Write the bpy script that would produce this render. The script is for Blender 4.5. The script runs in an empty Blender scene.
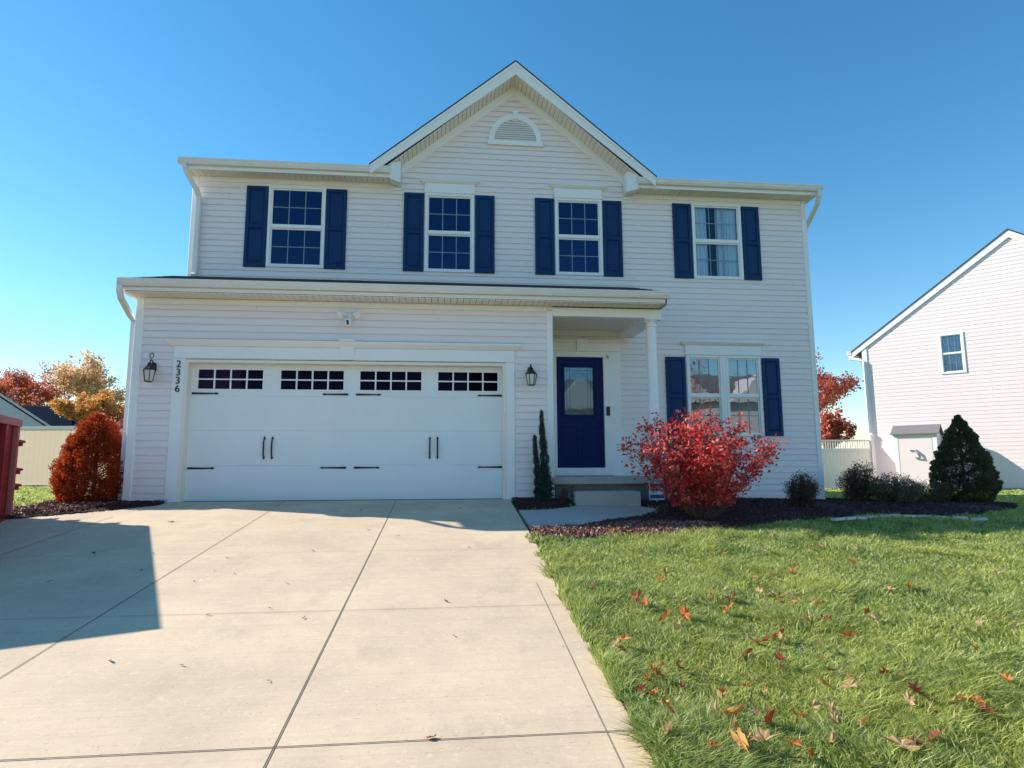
import bpy, math, random
import numpy as np
from mathutils import Vector, Matrix
R=math.radians
random.seed(7); rng=np.random.default_rng(7)
scn=bpy.context.scene
COL=scn.collection

# ------------------------------------------------------------------ camera
cd=bpy.data.cameras.new('camera'); cam=bpy.data.objects.new('camera',cd); COL.objects.link(cam)
cd.sensor_width=36; cd.lens=640/1024*36; cd.clip_start=.05; cd.clip_end=3000
P_,Y_,R_=R(7.572),R(6.02),R(-.251)
CAM=Vector((3.920,-10.055,.458))
F=Vector((math.sin(Y_)*math.cos(P_),math.cos(Y_)*math.cos(P_),math.sin(P_)))
R0=Vector((math.cos(Y_),-math.sin(Y_),0)); U0=R0.cross(F)
RV=R0*math.cos(R_)+U0*math.sin(R_); UV=-R0*math.sin(R_)+U0*math.cos(R_)
M=Matrix.Identity(4)
for i in range(3): M[i][0]=RV[i]; M[i][1]=UV[i]; M[i][2]=-F[i]; M[i][3]=CAM[i]
cam.matrix_world=M; scn.camera=cam

# ------------------------------------------------------------------ light
SUN_EL=31.7
SD=Vector((-1,.385,0)).normalized()          # horizontal direction towards the sun
SUNV=Vector((SD.x*math.cos(R(SUN_EL)),SD.y*math.cos(R(SUN_EL)),math.sin(R(SUN_EL))))
w=bpy.data.worlds.new('World'); scn.world=w; w.use_nodes=True
nt=w.node_tree; nt.nodes.clear()
sky=nt.nodes.new('ShaderNodeTexSky'); sky.sky_type='NISHITA'; sky.sun_disc=False
sky.sun_elevation=R(SUN_EL); sky.sun_rotation=math.atan2(SD.x,SD.y)
sky.air_density=1.15; sky.dust_density=.05; sky.ozone_density=2.6; sky.altitude=200
hs=nt.nodes.new('ShaderNodeHueSaturation'); hs.inputs['Saturation'].default_value=1.30; hs.inputs['Value'].default_value=.86; hs.inputs['Hue'].default_value=.491
bg=nt.nodes.new('ShaderNodeBackground'); bg.inputs[1].default_value=.13
wo=nt.nodes.new('ShaderNodeOutputWorld')
nt.links.new(sky.outputs[0],hs.inputs['Color']); nt.links.new(hs.outputs[0],bg.inputs[0]); nt.links.new(bg.outputs[0],wo.inputs[0])
sl=bpy.data.lights.new('sun','SUN'); sl.energy=4.6; sl.angle=R(.53); sl.color=(1,.91,.79)
so=bpy.data.objects.new('sun',sl); COL.objects.link(so)
so.rotation_euler=(-SUNV).to_track_quat('-Z','Y').to_euler(); so.location=(-20,10,20)
vs=scn.view_settings; vs.view_transform='Standard'; vs.look='None'; vs.gamma=1; vs.exposure=.80; vs.use_curve_mapping=False
scn.render.engine='CYCLES'

# ------------------------------------------------------------------ materials
def mat(name,col,rough=.6,noise=None,bump=None,spec=.5,island=None,trans=0,metal=0,stretch=None,coat=0):
    """noise=(scale,amount,colour2) ; bump=(scale,strength) ; island=list of colours by random per island"""
    m=bpy.data.materials.new(name); m.use_nodes=True; t=m.node_tree; n=t.nodes; L=t.links
    b=n['Principled BSDF']; out=n['Material Output']
    b.inputs['Roughness'].default_value=rough; b.inputs['Specular IOR Level'].default_value=spec; b.inputs['Metallic'].default_value=metal
    if coat: b.inputs['Coat Weight'].default_value=coat
    tc=n.new('ShaderNodeTexCoord'); mp=n.new('ShaderNodeMapping'); L.new(tc.outputs['Object'],mp.inputs[0])
    if stretch: mp.inputs['Scale'].default_value=stretch
    src=None
    if island:
        g=n.new('ShaderNodeNewGeometry'); cr=n.new('ShaderNodeValToRGB'); cr.color_ramp.interpolation='LINEAR'
        e=cr.color_ramp.elements
        while len(e)<len(island): e.new(.5)
        for i,c in enumerate(island): e[i].position=i/(len(island)-1); e[i].color=(*c,1)
        L.new(g.outputs['Random Per Island'],cr.inputs[0]); src=cr.outputs[0]
    if noise:
        sc,am,c2=noise
        nz=n.new('ShaderNodeTexNoise'); nz.inputs['Scale'].default_value=sc; nz.inputs['Detail'].default_value=6; nz.inputs['Roughness'].default_value=.62
        L.new(mp.outputs[0],nz.inputs[0])
        mr=n.new('ShaderNodeMapRange'); mr.inputs[1].default_value=.35; mr.inputs[2].default_value=.65; mr.inputs[4].default_value=am
        L.new(nz.outputs[0],mr.inputs[0])
        mx=n.new('ShaderNodeMix'); mx.data_type='RGBA'
        L.new(mr.outputs[0],mx.inputs['Factor'])
        if src is None: mx.inputs['A'].default_value=(*col,1)
        else: L.new(src,mx.inputs['A'])
        mx.inputs['B'].default_value=(*c2,1); src=mx.outputs['Result']
    if src is None: b.inputs['Base Color'].default_value=(*col,1)
    else: L.new(src,b.inputs['Base Color'])
    if bump:
        nb=n.new('ShaderNodeTexNoise'); nb.inputs['Scale'].default_value=bump[0]; nb.inputs['Detail'].default_value=5
        L.new(mp.outputs[0],nb.inputs[0]); bp=n.new('ShaderNodeBump'); bp.inputs['Strength'].default_value=bump[1]; bp.inputs['Distance'].default_value=.01
        L.new(nb.outputs[0],bp.inputs['Height']); L.new(bp.outputs[0],b.inputs['Normal'])
    if trans:
        tr=n.new('ShaderNodeBsdfTranslucent'); mxs=n.new('ShaderNodeMixShader'); mxs.inputs[0].default_value=trans
        if src is None: tr.inputs[0].default_value=(*col,1)
        else: L.new(src,tr.inputs[0])
        L.new(b.outputs[0],mxs.inputs[1]); L.new(tr.outputs[0],mxs.inputs[2]); L.new(mxs.outputs[0],out.inputs[0])
    return m
def glassmat(name,tint,refl,rough=.015,gc=(.55,.75,1)):
    m=bpy.data.materials.new(name); m.use_nodes=True; t=m.node_tree; n=t.nodes; L=t.links
    n.remove(n['Principled BSDF']); out=n['Material Output']
    tr=n.new('ShaderNodeBsdfTransparent'); tr.inputs[0].default_value=(*tint,1)
    gl=n.new('ShaderNodeBsdfGlossy'); gl.inputs['Roughness'].default_value=rough; gl.inputs[0].default_value=(*gc,1)
    lw=n.new('ShaderNodeLayerWeight'); lw.inputs[0].default_value=.3
    nz=n.new('ShaderNodeTexNoise'); nz.inputs['Scale'].default_value=1.6; tc=n.new('ShaderNodeTexCoord'); L.new(tc.outputs['Object'],nz.inputs[0])
    bp=n.new('ShaderNodeBump'); bp.inputs['Strength'].default_value=.12; bp.inputs['Distance'].default_value=.02; L.new(nz.outputs[0],bp.inputs['Height']); L.new(bp.outputs[0],gl.inputs['Normal'])
    ad=n.new('ShaderNodeMath'); ad.operation='ADD'; ad.inputs[1].default_value=refl; L.new(lw.outputs['Fresnel'],ad.inputs[0]); ad.use_clamp=True
    mx=n.new('ShaderNodeMixShader'); L.new(ad.outputs[0],mx.inputs[0]); L.new(tr.outputs[0],mx.inputs[1]); L.new(gl.outputs[0],mx.inputs[2]); L.new(mx.outputs[0],out.inputs[0])
    return m
def concrete(name,c1,c2):
    m=bpy.data.materials.new(name); m.use_nodes=True; t=m.node_tree; n=t.nodes; L=t.links; b=n['Principled BSDF']; b.inputs['Roughness'].default_value=.85
    tc=n.new('ShaderNodeTexCoord')
    def N(sc,scale=(1,1,1),det=6,rough=.6):
        mp=n.new('ShaderNodeMapping'); mp.inputs['Scale'].default_value=scale; L.new(tc.outputs['Object'],mp.inputs[0])
        q=n.new('ShaderNodeTexNoise'); q.inputs['Scale'].default_value=sc; q.inputs['Detail'].default_value=det; q.inputs['Roughness'].default_value=rough; L.new(mp.outputs[0],q.inputs[0]); return q.outputs[0]
    def ramp(v,a,bb,lo,hi):
        q=n.new('ShaderNodeMapRange'); q.inputs[1].default_value=a; q.inputs[2].default_value=bb; q.inputs[3].default_value=lo; q.inputs[4].default_value=hi; L.new(v,q.inputs[0]); return q.outputs[0]
    def mix(a,bv,f):
        q=n.new('ShaderNodeMix'); q.data_type='RGBA'
        for k,v in (('A',a),('B',bv)):
            if isinstance(v,tuple): q.inputs[k].default_value=(*v,1)
            else: L.new(v,q.inputs[k])
        L.new(f,q.inputs['Factor']); return q.outputs['Result']
    big=mix(mix(c1,c2,ramp(N(.9,det=8,rough=.7),.35,.68,0,1)),tuple(.72*x for x in c2),ramp(N(2.3,(1,.6,1),det=9,rough=.75),.52,.74,0,.55))
    st=mix(big,tuple(.8*x for x in c2),ramp(N(3,(.12,14,1),det=7,rough=.7),.5,.78,0,.5))
    sp=mix(st,tuple(.45*x for x in c2),ramp(N(60,det=3),.62,.72,0,.6))
    wv=mix(sp,tuple(min(1,1.2*x) for x in c1),ramp(N(26,det=4),.58,.75,0,.5))
    L.new(wv,b.inputs['Base Color'])
    bp=n.new('ShaderNodeBump'); bp.inputs['Strength'].default_value=.35; bp.inputs['Distance'].default_value=.004; L.new(N(120,(.25,1,1),det=4),bp.inputs['Height']); L.new(bp.outputs[0],b.inputs['Normal'])
    return m
MT={}
MT['siding']=mat('siding',(.87,.785,.785),.42,noise=(1.4,.5,(.81,.725,.745)),bump=(45,.10),stretch=(.25,1,2.2))
MT['siding2']=mat('siding_neighbour',(.84,.735,.735),.5,noise=(1.2,.5,(.80,.70,.70)),bump=(40,.1),stretch=(.25,1,2))
MT['trim']=mat('white_trim',(.86,.86,.87),.38,noise=(3,.4,(.81,.81,.82)))
MT['cream']=mat('soffit_bounce_cream',(.86,.79,.70),.5,noise=(3,.4,(.8,.74,.65)))  # beige tint puts the warm bounce light under the eaves into the colour
MT['gutter']=mat('gutter_paint',(.78,.78,.80),.3,noise=(2.2,.6,(.68,.68,.69)))
MT['seam']=mat('seam',(.52,.48,.48),.6)  # grey of the painted seam shadow lines, also backs the louvres
MT['gapdark']=mat('gap_dark',(.05,.045,.04),.8)
MT['door_white']=mat('garage_paint',(.80,.84,.87),.4,noise=(2,.5,(.75,.79,.83)),bump=(160,.12))
MT['shutter']=mat('shutter_navy',(.004,.034,.12),.5,noise=(8,.5,(.008,.046,.14)),spec=.2)
MT['navy']=mat('door_navy',(.002,.012,.10),.45,noise=(3,.5,(.004,.016,.08)),spec=.15)
MT['black']=mat('black_iron',(.012,.012,.014),.45)
MT['roof']=mat('shingles',(.045,.045,.05),.9,noise=(30,.7,(.09,.085,.085)),bump=(80,.8))
MT['roofgrey']=mat('shingles_grey',(.16,.155,.16),.9,noise=(25,.7,(.22,.21,.21)),bump=(80,.8))
MT['roofbrown']=mat('shingles_brown',(.07,.03,.03),.9,noise=(20,.7,(.1,.05,.045)),bump=(60,.8))
MT['roofnavy']=mat('shingles_bluish',(.02,.025,.06),.8,noise=(20,.7,(.03,.035,.08)),bump=(60,.8))
MT['vinyl']=mat('vinyl_fence',(.80,.77,.70),.4,noise=(.8,.5,(.74,.71,.64)))
MT['vpanel']=mat('vinyl_panel',(.98,.86,.73),.4,noise=(.8,.5,(.96,.83,.70)),trans=.8)
MT['glass']=glassmat('window_glass',(.45,.58,.85),.06,gc=(.22,.48,1))
MT['glasslow']=glassmat('window_glass_clear',(.45,.58,.85),.24,gc=(.8,.92,1))
MT['glassw']=glassmat('window_glass_bedroom',(.72,.86,.95),.03)
MT['glassn']=glassmat('window_glass_pale',(.85,.92,.95),.03)
MT['gglass']=glassmat('garage_glass',(.25,.2,.45),.0,gc=(.16,.13,.34))
MT['leadglass']=glassmat('leaded_glass',(.12,.2,.3),.16,.04,gc=(.5,.75,.9))
MT['grid']=mat('window_grid',(.22,.28,.38),.5,spec=.2)
MT['curtain']=mat('curtain',(.92,.95,.96),.8,noise=(6,.5,(.85,.9,.92)))
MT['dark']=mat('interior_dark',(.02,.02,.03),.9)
MT['found']=mat('foundation',(.2,.19,.18),.9,noise=(6,.7,(.12,.12,.12)),bump=(40,.6))
MT['drive']=concrete('driveway_concrete',(.70,.55,.385),(.53,.415,.295))
MT['walk']=concrete('walk_concrete',(.47,.45,.42),(.38,.37,.35))
MT['joint']=mat('joint',(.10,.085,.07),.95)
MT['soil']=mat('turf_soil',(.06,.085,.02),.95,noise=(3,.8,(.10,.10,.035)),bump=(30,1))
MT['ground']=mat('lawn_ground',(.10,.15,.03),.95,noise=(.6,.7,(.15,.17,.05)),bump=(50,1))
MT['mulch']=mat('mulch_base',(.035,.014,.018),.95,noise=(25,.8,(.06,.025,.025)),bump=(60,1))
MT['chips']=mat('mulch_chips',(.1,.04,.03),.85,island=[(.02,.008,.012),(.06,.018,.022),(.04,.015,.018),(.09,.03,.028),(.14,.06,.045)])
MT['litter']=mat('leaf_litter',(.3,.1,.05),.8,island=[(.05,.02,.02),(.22,.06,.05),(.34,.19,.13),(.42,.31,.24),(.30,.06,.05),(.13,.05,.035)])
MT['bark']=mat('bark',(.11,.085,.07),.9,noise=(12,.8,(.2,.16,.13)),bump=(30,1))
MT['twig']=mat('twig',(.10,.05,.045),.8,noise=(20,.7,(.22,.14,.12)))
def leafm(name,cols,tr=.35,noise=None): return mat(name,cols[0],.55,island=cols,trans=tr,noise=noise)
MT['l_burn']=leafm('leaves_crimson',[(.38,.008,.025),(.86,.03,.04),(.94,.16,.11),(.66,.015,.04),(.95,.42,.30),(.55,.01,.03),(.92,.08,.06)],.55)
MT['l_pink']=leafm('leaves_pinkred',[(.35,.02,.05),(.7,.12,.14),(.75,.3,.28),(.5,.04,.06)],.35)
MT['l_arb']=leafm('leaves_bronze',[(.20,.02,.008),(.52,.09,.02),(.34,.045,.012),(.65,.15,.04)],.35)
MT['l_con']=leafm('leaves_darkgreen',[(.05,.065,.03),(.10,.115,.055),(.17,.18,.09),(.07,.085,.04)],.25)
MT['l_box']=leafm('leaves_boxwood',[(.03,.04,.012),(.06,.06,.02),(.09,.08,.03),(.10,.03,.02),(.16,.03,.025)],.25)
MT['l_jun']=leafm('leaves_juniper',[(.015,.04,.03),(.035,.075,.055),(.07,.12,.085)],.15)
MT['l_low']=leafm('leaves_olive',[(.05,.08,.02),(.10,.12,.03),(.08,.06,.02),(.15,.16,.05)],.3)
MT['l_gold']=leafm('leaves_gold',[(.62,.22,.03),(.80,.40,.06),(.7,.5,.2),(.5,.16,.02)],.5)
MT['l_pale']=leafm('leaves_pale_gold',[(.75,.55,.25),(.85,.66,.42),(.66,.34,.08),(.8,.62,.5)],.5)
MT['l_rust']=leafm('leaves_rust',[(.55,.13,.05),(.7,.22,.08),(.6,.18,.10),(.42,.10,.04)],.5)
MT['l_maroon']=leafm('leaves_maroon',[(.48,.13,.10),(.6,.22,.14),(.52,.24,.2)],.5)
MT['l_redtree']=leafm('leaves_red_tree',[(.52,.08,.05),(.68,.2,.1),(.45,.09,.09),(.75,.34,.22)],.5)
MT['red']=mat('red_steel',(.32,.02,.022),.5,noise=(4,.7,(.2,.015,.018)),bump=(12,.15))
MT['redlight']=mat('red_steel_faded',(.45,.14,.12),.6,noise=(5,.6,(.32,.09,.08)))
MT['stone']=mat('edging_stone',(.5,.52,.55),.8,noise=(15,.5,(.6,.6,.6)),bump=(40,.6))
MT['signblue']=mat('sign_blue',(.03,.07,.35),.4); MT['signwhite']=mat('sign_white',(.75,.8,.85),.4); MT['signteal']=mat('sign_teal',(.2,.5,.6),.4)
MT['steel']=mat('grey_metal',(.35,.36,.38),.35,metal=.7)
MT['lampglass']=mat('lamp_glass',(.62,.62,.58),.15)
MT['wallgrey']=mat('grey_siding',(.55,.56,.56),.6,noise=(2,.5,(.5,.51,.51)))

# ------------------------------------------------------------------ mesh building
class MB:
    def __init__(s): s.v=[]; s.f=[]; s.mi=[]; s.smooth=False
    def quad(s,a,b,c,d,m=0):
        i=len(s.v); s.v+=[tuple(a),tuple(b),tuple(c),tuple(d)]; s.f.append((i,i+1,i+2,i+3)); s.mi.append(m)
    def poly(s,pts,m=0):
        i=len(s.v); s.v+=[tuple(p) for p in pts]; s.f.append(tuple(range(i,i+len(pts)))); s.mi.append(m)
    def box(s,x0,x1,y0,y1,z0,z1,m=0,bev=0):
        i=len(s.v)
        if bev:
            b=min(bev,abs(x1-x0)/3,abs(z1-z0)/3)   # chamfer of the front (-y) edges
            yb=y0+b
            s.v+=[(x0+b,y0,z0+b),(x1-b,y0,z0+b),(x1-b,y0,z1-b),(x0+b,y0,z1-b),(x0,yb,z0),(x1,yb,z0),(x1,yb,z1),(x0,yb,z1),(x0,y1,z0),(x1,y1,z0),(x1,y1,z1),(x0,y1,z1)]
            fs=[(0,1,2,3),(0,4,5,1),(1,5,6,2),(2,6,7,3),(3,7,4,0),(4,8,9,5),(5,9,10,6),(6,10,11,7),(7,11,8,4),(8,11,10,9)]
        else:
            s.v+=[(x0,y0,z0),(x1,y0,z0),(x1,y1,z0),(x0,y1,z0),(x0,y0,z1),(x1,y0,z1),(x1,y1,z1),(x0,y1,z1)]
            fs=[(0,3,2,1),(4,5,6,7),(0,1,5,4),(1,2,6,5),(2,3,7,6),(3,0,4,7)]
        for f in fs: s.f.append(tuple(i+k for k in f)); s.mi.append(m)
        return s
    def prism(s,pts,vec,m=0):
        """closed polygon pts extruded by vec"""
        i=len(s.v); n=len(pts); vec=Vector(vec)
        s.v+=[tuple(p) for p in pts]+[tuple(Vector(p)+vec) for p in pts]
        s.f.append(tuple(range(i+n-1,i-1,-1))); s.f.append(tuple(range(i+n,i+2*n))); s.mi+=[m,m]
        for k in range(n):
            j=(k+1)%n; s.f.append((i+k,i+j,i+n+j,i+n+k)); s.mi.append(m)
        return s
    def tube(s,path,r,n=8,rot=0,m=0,flat=1):
        path=[Vector(p) for p in path]; rr=r if isinstance(r,(list,tuple)) else [r]*len(path)
        i=len(s.v); prev=None
        for k,p in enumerate(path):
            d=(path[min(k+1,len(path)-1)]-path[max(k-1,0)]); d=d.normalized() if d.length>1e-9 else Vector((0,0,1))
            if prev is None:
                a=Vector((1,0,0)) if abs(d.x)<.9 else Vector((0,1,0)); u=(a-d*a.dot(d)).normalized()
            else:
                u=(prev-d*prev.dot(d)); u=u.normalized() if u.length>1e-6 else prev
            prev=u; v=d.cross(u)
            for q in range(n):
                t=2*math.pi*q/n+rot; s.v.append(tuple(p+(u*math.cos(t)+v*math.sin(t)*flat)*rr[k]))
        for k in range(len(path)-1):
            for q in range(n):
                a=i+k*n+q; b=i+k*n+(q+1)%n; s.f.append((a,b,b+n,a+n)); s.mi.append(m)
        s.f.append(tuple(i+q for q in range(n-1,-1,-1))); s.f.append(tuple(i+(len(path)-1)*n+q for q in range(n))); s.mi+=[m,m]
        return s
    def lathe(s,c,prof,n=16,m=0):
        return s.tube([(c[0],c[1],c[2]+z) for r,z in prof],[max(r,1e-4) for r,z in prof],n,m=m)
    def build(s,name,mats,parent=None,smooth=False,loc=None):
        me=bpy.data.meshes.new(name); me.from_pydata(s.v,[],s.f)
        if not isinstance(mats,(list,tuple)): mats=[mats]
        for q in mats: me.materials.append(MT[q] if isinstance(q,str) else q)
        if len(mats)>1: me.polygons.foreach_set('material_index',s.mi)
        if smooth: me.polygons.foreach_set('use_smooth',[True]*len(me.polygons))
        me.update(); o=bpy.data.objects.new(name,me); COL.objects.link(o)
        if parent: o.parent=parent
        if loc: o.location=loc
        return o
def npmesh(name,verts,faces,mats,parent=None,midx=None,loc=None):
    """verts (n,3), faces (m,4) or (m,3) index arrays, or a list of both"""
    me=bpy.data.meshes.new(name)
    if not isinstance(faces,list): faces=[faces]
    me.vertices.add(len(verts)); me.vertices.foreach_set('co',np.asarray(verts,dtype=np.float32).ravel())
    nl=sum(f.size for f in faces); nf=sum(len(f) for f in faces)
    me.loops.add(nl); me.polygons.add(nf)
    me.loops.foreach_set('vertex_index',np.concatenate([f.ravel() for f in faces]).astype(np.int32))
    st=[];o=0
    for f in faces:
        st.append(o+np.arange(len(f))*f.shape[1]); o+=f.size
    me.polygons.foreach_set('loop_start',np.concatenate(st).astype(np.int32))
    if not isinstance(mats,(list,tuple)): mats=[mats]
    for q in mats: me.materials.append(MT[q])
    if midx is not None: me.polygons.foreach_set('material_index',midx.astype(np.int32))
    me.update(calc_edges=True); me.validate()
    ob=bpy.data.objects.new(name,me); COL.objects.link(ob)
    if parent: ob.parent=parent
    if loc: ob.location=loc
    return ob
def thing(name,label,cat,loc=(0,0,0),rz=0,group=None):
    o=bpy.data.objects.new(name,None); o.empty_display_size=.2; COL.objects.link(o); o.location=loc; o.rotation_euler=(0,0,rz)
    return tag(o,label,cat,group)
def tag(o,label=None,cat=None,group=None,kind=None):
    if label: o['label']=label
    if cat: o['category']=cat
    if group: o['group']=group
    if kind: o['kind']=kind
    return o

# ------------------------------------------------------------------ terrain
def Hn(x,y):
    x=np.asarray(x,float); y=np.asarray(y,float)
    z=.104*np.clip(y,-14,0); k=np.clip((y+6)/4,0,1)
    return z-.027*np.clip(x-5,0,14)*k
def H(x,y): return float(Hn(x,y))
xs=np.concatenate([[-1500,-400,-120,-50,-25],np.arange(-14,34,.5),[40,60,120,400,1500]])
ys=np.concatenate([[-1500,-300,-60,-25],np.arange(-15,22,.5),[25,35,60,150,500,1500]])
XX,YY=np.meshgrid(xs,ys); ZZ=Hn(XX,YY)-.035
nx,ny=len(xs),len(ys); idx=np.arange(nx*ny).reshape(ny,nx)
fc=np.stack([idx[:-1,:-1],idx[:-1,1:],idx[1:,1:],idx[1:,:-1]],-1).reshape(-1,4)
g=npmesh('ground',np.stack([XX,YY,ZZ],-1).reshape(-1,3),fc,'ground'); tag(g,kind='structure')

def inpoly(px,py,poly):
    inside=np.zeros(px.shape,bool); n=len(poly)
    for i in range(n):
        x1,y1=poly[i]; x2,y2=poly[(i+1)%n]
        c=((y1>py)!=(y2>py))
        with np.errstate(divide='ignore',invalid='ignore'):
            xi=(x2-x1)*(py-y1)/(y2-y1+1e-12)+x1
        inside^=c&(px<xi)
    return inside
def polysheet(name,poly,mat_,dz,cell=.06,bumpy=0):
    xs=np.arange(min(p[0] for p in poly),max(p[0] for p in poly)+cell,cell); ys=np.arange(min(p[1] for p in poly),max(p[1] for p in poly)+cell,cell)
    X,Y=np.meshgrid(xs,ys); m=inpoly((X[:-1,:-1]+cell/2),(Y[:-1,:-1]+cell/2),poly)
    i=np.arange(X.size).reshape(X.shape)
    f=np.stack([i[:-1,:-1],i[:-1,1:],i[1:,1:],i[1:,:-1]],-1)[m]
    Z=Hn(X,Y)+dz
    if bumpy: Z=Z+rng.normal(0,bumpy,Z.shape)+.02*np.sin(X*2.1+Y)*np.cos(Y*1.7)
    V=np.stack([X,Y,Z],-1).reshape(-1,3); used=np.unique(f); rm=np.full(len(V),-1); rm[used]=np.arange(len(used))
    return npmesh(name,V[used],rm[f],mat_)

# driveway: one concrete sheet with saw-cut joints
DR=[(4.93,-.02),(4.90,-3.0),(4.85,-5.0),(4.80,-7.3),(4.72,-13),(-9,-13),(-9,-2.9),(-3.2,-1.9),(-1.7,-1.47),(-1.24,-1.14),(-.55,-.68),(-.12,-.32),(-.12,-.02)]
mb=MB(); top=[(x,y,.104*y) for x,y in DR]; mb.prism(top,(0,0,-.12)); dv=mb.build('driveway','drive'); tag(dv,kind='structure')
mb=MB()
def jline(x0,y0,x1,y1,wd=.011):
    d=Vector((x1-x0,y1-y0)).normalized(); nrm=Vector((-d.y,d.x))*wd/2
    mb.quad((x0-nrm.x,y0-nrm.y,.104*(y0-nrm.y)+.004),(x1-nrm.x,y1-nrm.y,.104*(y1-nrm.y)+.004),(x1+nrm.x,y1+nrm.y,.104*(y1+nrm.y)+.004),(x0+nrm.x,y0+nrm.y,.104*(y0+nrm.y)+.004))
jline(3.2,-.03,3.2,-13,.0065); jline(1.56,-.03,1.56,-13,.006); jline(-.3,-1.2,-.3,-13,.007); jline(4.69,-4.6,4.60,-13,.003)
for yy,wd in ((-1.62,.002),(-3.37,.003),(-5.2,.0035),(-7.02,.0065),(-8.85,.009),(-10.7,.009)): jline(-8.9 if yy<-3 else -.9,yy,4.86 if yy>-4 else 4.79,yy,wd)
tag(mb.build('driveway_joints','joint'),kind='structure')

# front walk with the curved end at the step
wk=[(4.955,-.52),(4.955,-2.42)]
near=[(4.955,-2.42),(5.35,-2.28),(5.8,-2.02),(6.2,-1.72),(6.6,-1.42),(6.9,-1.15),(7.02,-.92),(6.97,-.72),(6.85,-.62)]
far=[(5.86,-.62),(5.7,-.80),(5.45,-.98),(5.2,-1.08),(4.955,-1.10)]
wkp=near+far
mb=MB(); mb.prism([(x,y,H(x,y)+.012) for x,y in wkp],(0,0,-.1)); tag(mb.build('walkway','walk'),kind='structure')

# planting beds
bed=[(4.93,-2.5),(4.92,-3.02),(5.9,-2.84),(6.94,-2.62),(7.5,-2.3),(7.85,-2.06),(8.78,-1.6),(9.71,-1.28),(11.3,-1.05),(12.6,-.68),(13.6,0),(14.9,1.4),(15.1,2.0),(14.6,2.5),(12.6,2.1),(11.2,2.6),(11.1,1.6),(7.45,1.6),(7.45,-.05),(6.9,-.05),(7.02,-.9),(6.6,-1.42),(6.2,-1.72),(5.8,-2.02),(5.35,-2.28),(4.96,-2.42)]
isl=[(4.96,-.05),(4.955,-1.09),(5.2,-1.07),(5.45,-.97),(5.7,-.79),(5.85,-.62),(5.85,-.05)]
lbed=[(-.12,-.02),(-.12,-.33),(-.55,-.70),(-1.24,-1.15),(-1.7,-1.48),(-2.6,-1.75),(-2.6,-1.45),(-1.9,-1.05),(-1.75,-.3),(-1.9,.4),(-1.5,1.2),(-.76,1.2),(-.76,-.02)]
for nm,pl in (('mulch_bed',bed),('mulch_bed',isl),('mulch_bed',lbed)): tag(polysheet(nm,pl,'mulch',.012,.06,.006),kind='structure')
def inbed(x,y): return inpoly(x,y,wkp)|inpoly(x,y,[(4.9,-.0),(7.6,0),(7.6,-.7),(4.9,-.7)])|inpoly(x,y,[(4.8,.2),(5.05,.2),(5.05,-2.6),(4.8,-2.6)])| inpoly(x,y,bed)|inpoly(x,y,isl)|inpoly(x,y,lbed)

def cards(cx,nrm_rand,L,W,up=None,bend=.0):
    """diamond leaves: centre array (n,3), direction by random unit vectors blended with up"""
    n=len(cx); d=rng.normal(size=(n,3)); d/=np.linalg.norm(d,axis=1)[:,None]
    if up is not None: d=d*nrm_rand+up; d/=np.linalg.norm(d,axis=1)[:,None]+1e-9
    s=rng.normal(size=(n,3)); s-=d*(s*d).sum(1)[:,None]; s/=np.linalg.norm(s,axis=1)[:,None]+1e-9
    l=(L*rng.uniform(.6,1.25,n))[:,None]/2; w_=(W*rng.uniform(.6,1.25,n))[:,None]/2
    nn=np.cross(d,s)
    V=np.stack([cx-d*l,cx+s*w_+nn*w_*bend-d*l*.1,cx+d*l,cx-s*w_+nn*w_*bend-d*l*.1],1).reshape(-1,3)
    return V,np.arange(n*4).reshape(n,4)

def chipfield(name,poly,n,mt,size,dz=.016,kind='stuff',flat=.5,sub=None):
    xs=[p[0] for p in poly]; ys=[p[1] for p in poly]
    x=rng.uniform(min(xs),max(xs),n*3); y=rng.uniform(min(ys),max(ys),n*3); m=inpoly(x,y,poly)
    if sub is not None: m&=sub(x,y)
    x=x[m][:n]; y=y[m][:n]
    c=np.stack([x,y,Hn(x,y)+dz+rng.uniform(0,.02,len(x))],1)
    V,f=cards(c,1,size,size*.42)
    V=V.reshape(-1,4,3); V[:,:,2]=c[:,None,2]+(V[:,:,2]-c[:,None,2])*flat; V=V.reshape(-1,3)
    o=npmesh(name,V,f,mt); tag(o,kind=kind); return o
chipfield('mulch',bed,30000,'chips',.05)
chipfield('mulch',isl,3500,'chips',.04)
chipfield('mulch',lbed,6000,'chips',.05)
strip=[(4.93,-2.45),(4.92,-3.06),(5.9,-2.88),(6.94,-2.66),(7.5,-2.34),(7.3,-1.9),(6.3,-2.0),(5.6,-2.3)]
chipfield('leaf_litter',strip,3800,'litter',.055,.03,flat=.9)
chipfield('leaf_litter',[(-1.75,-1.45),(-.9,-.85),(-.75,-.2),(-1.7,-.2),(-2.2,-1.2)],1500,'litter',.05,.025,flat=.9)

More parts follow.
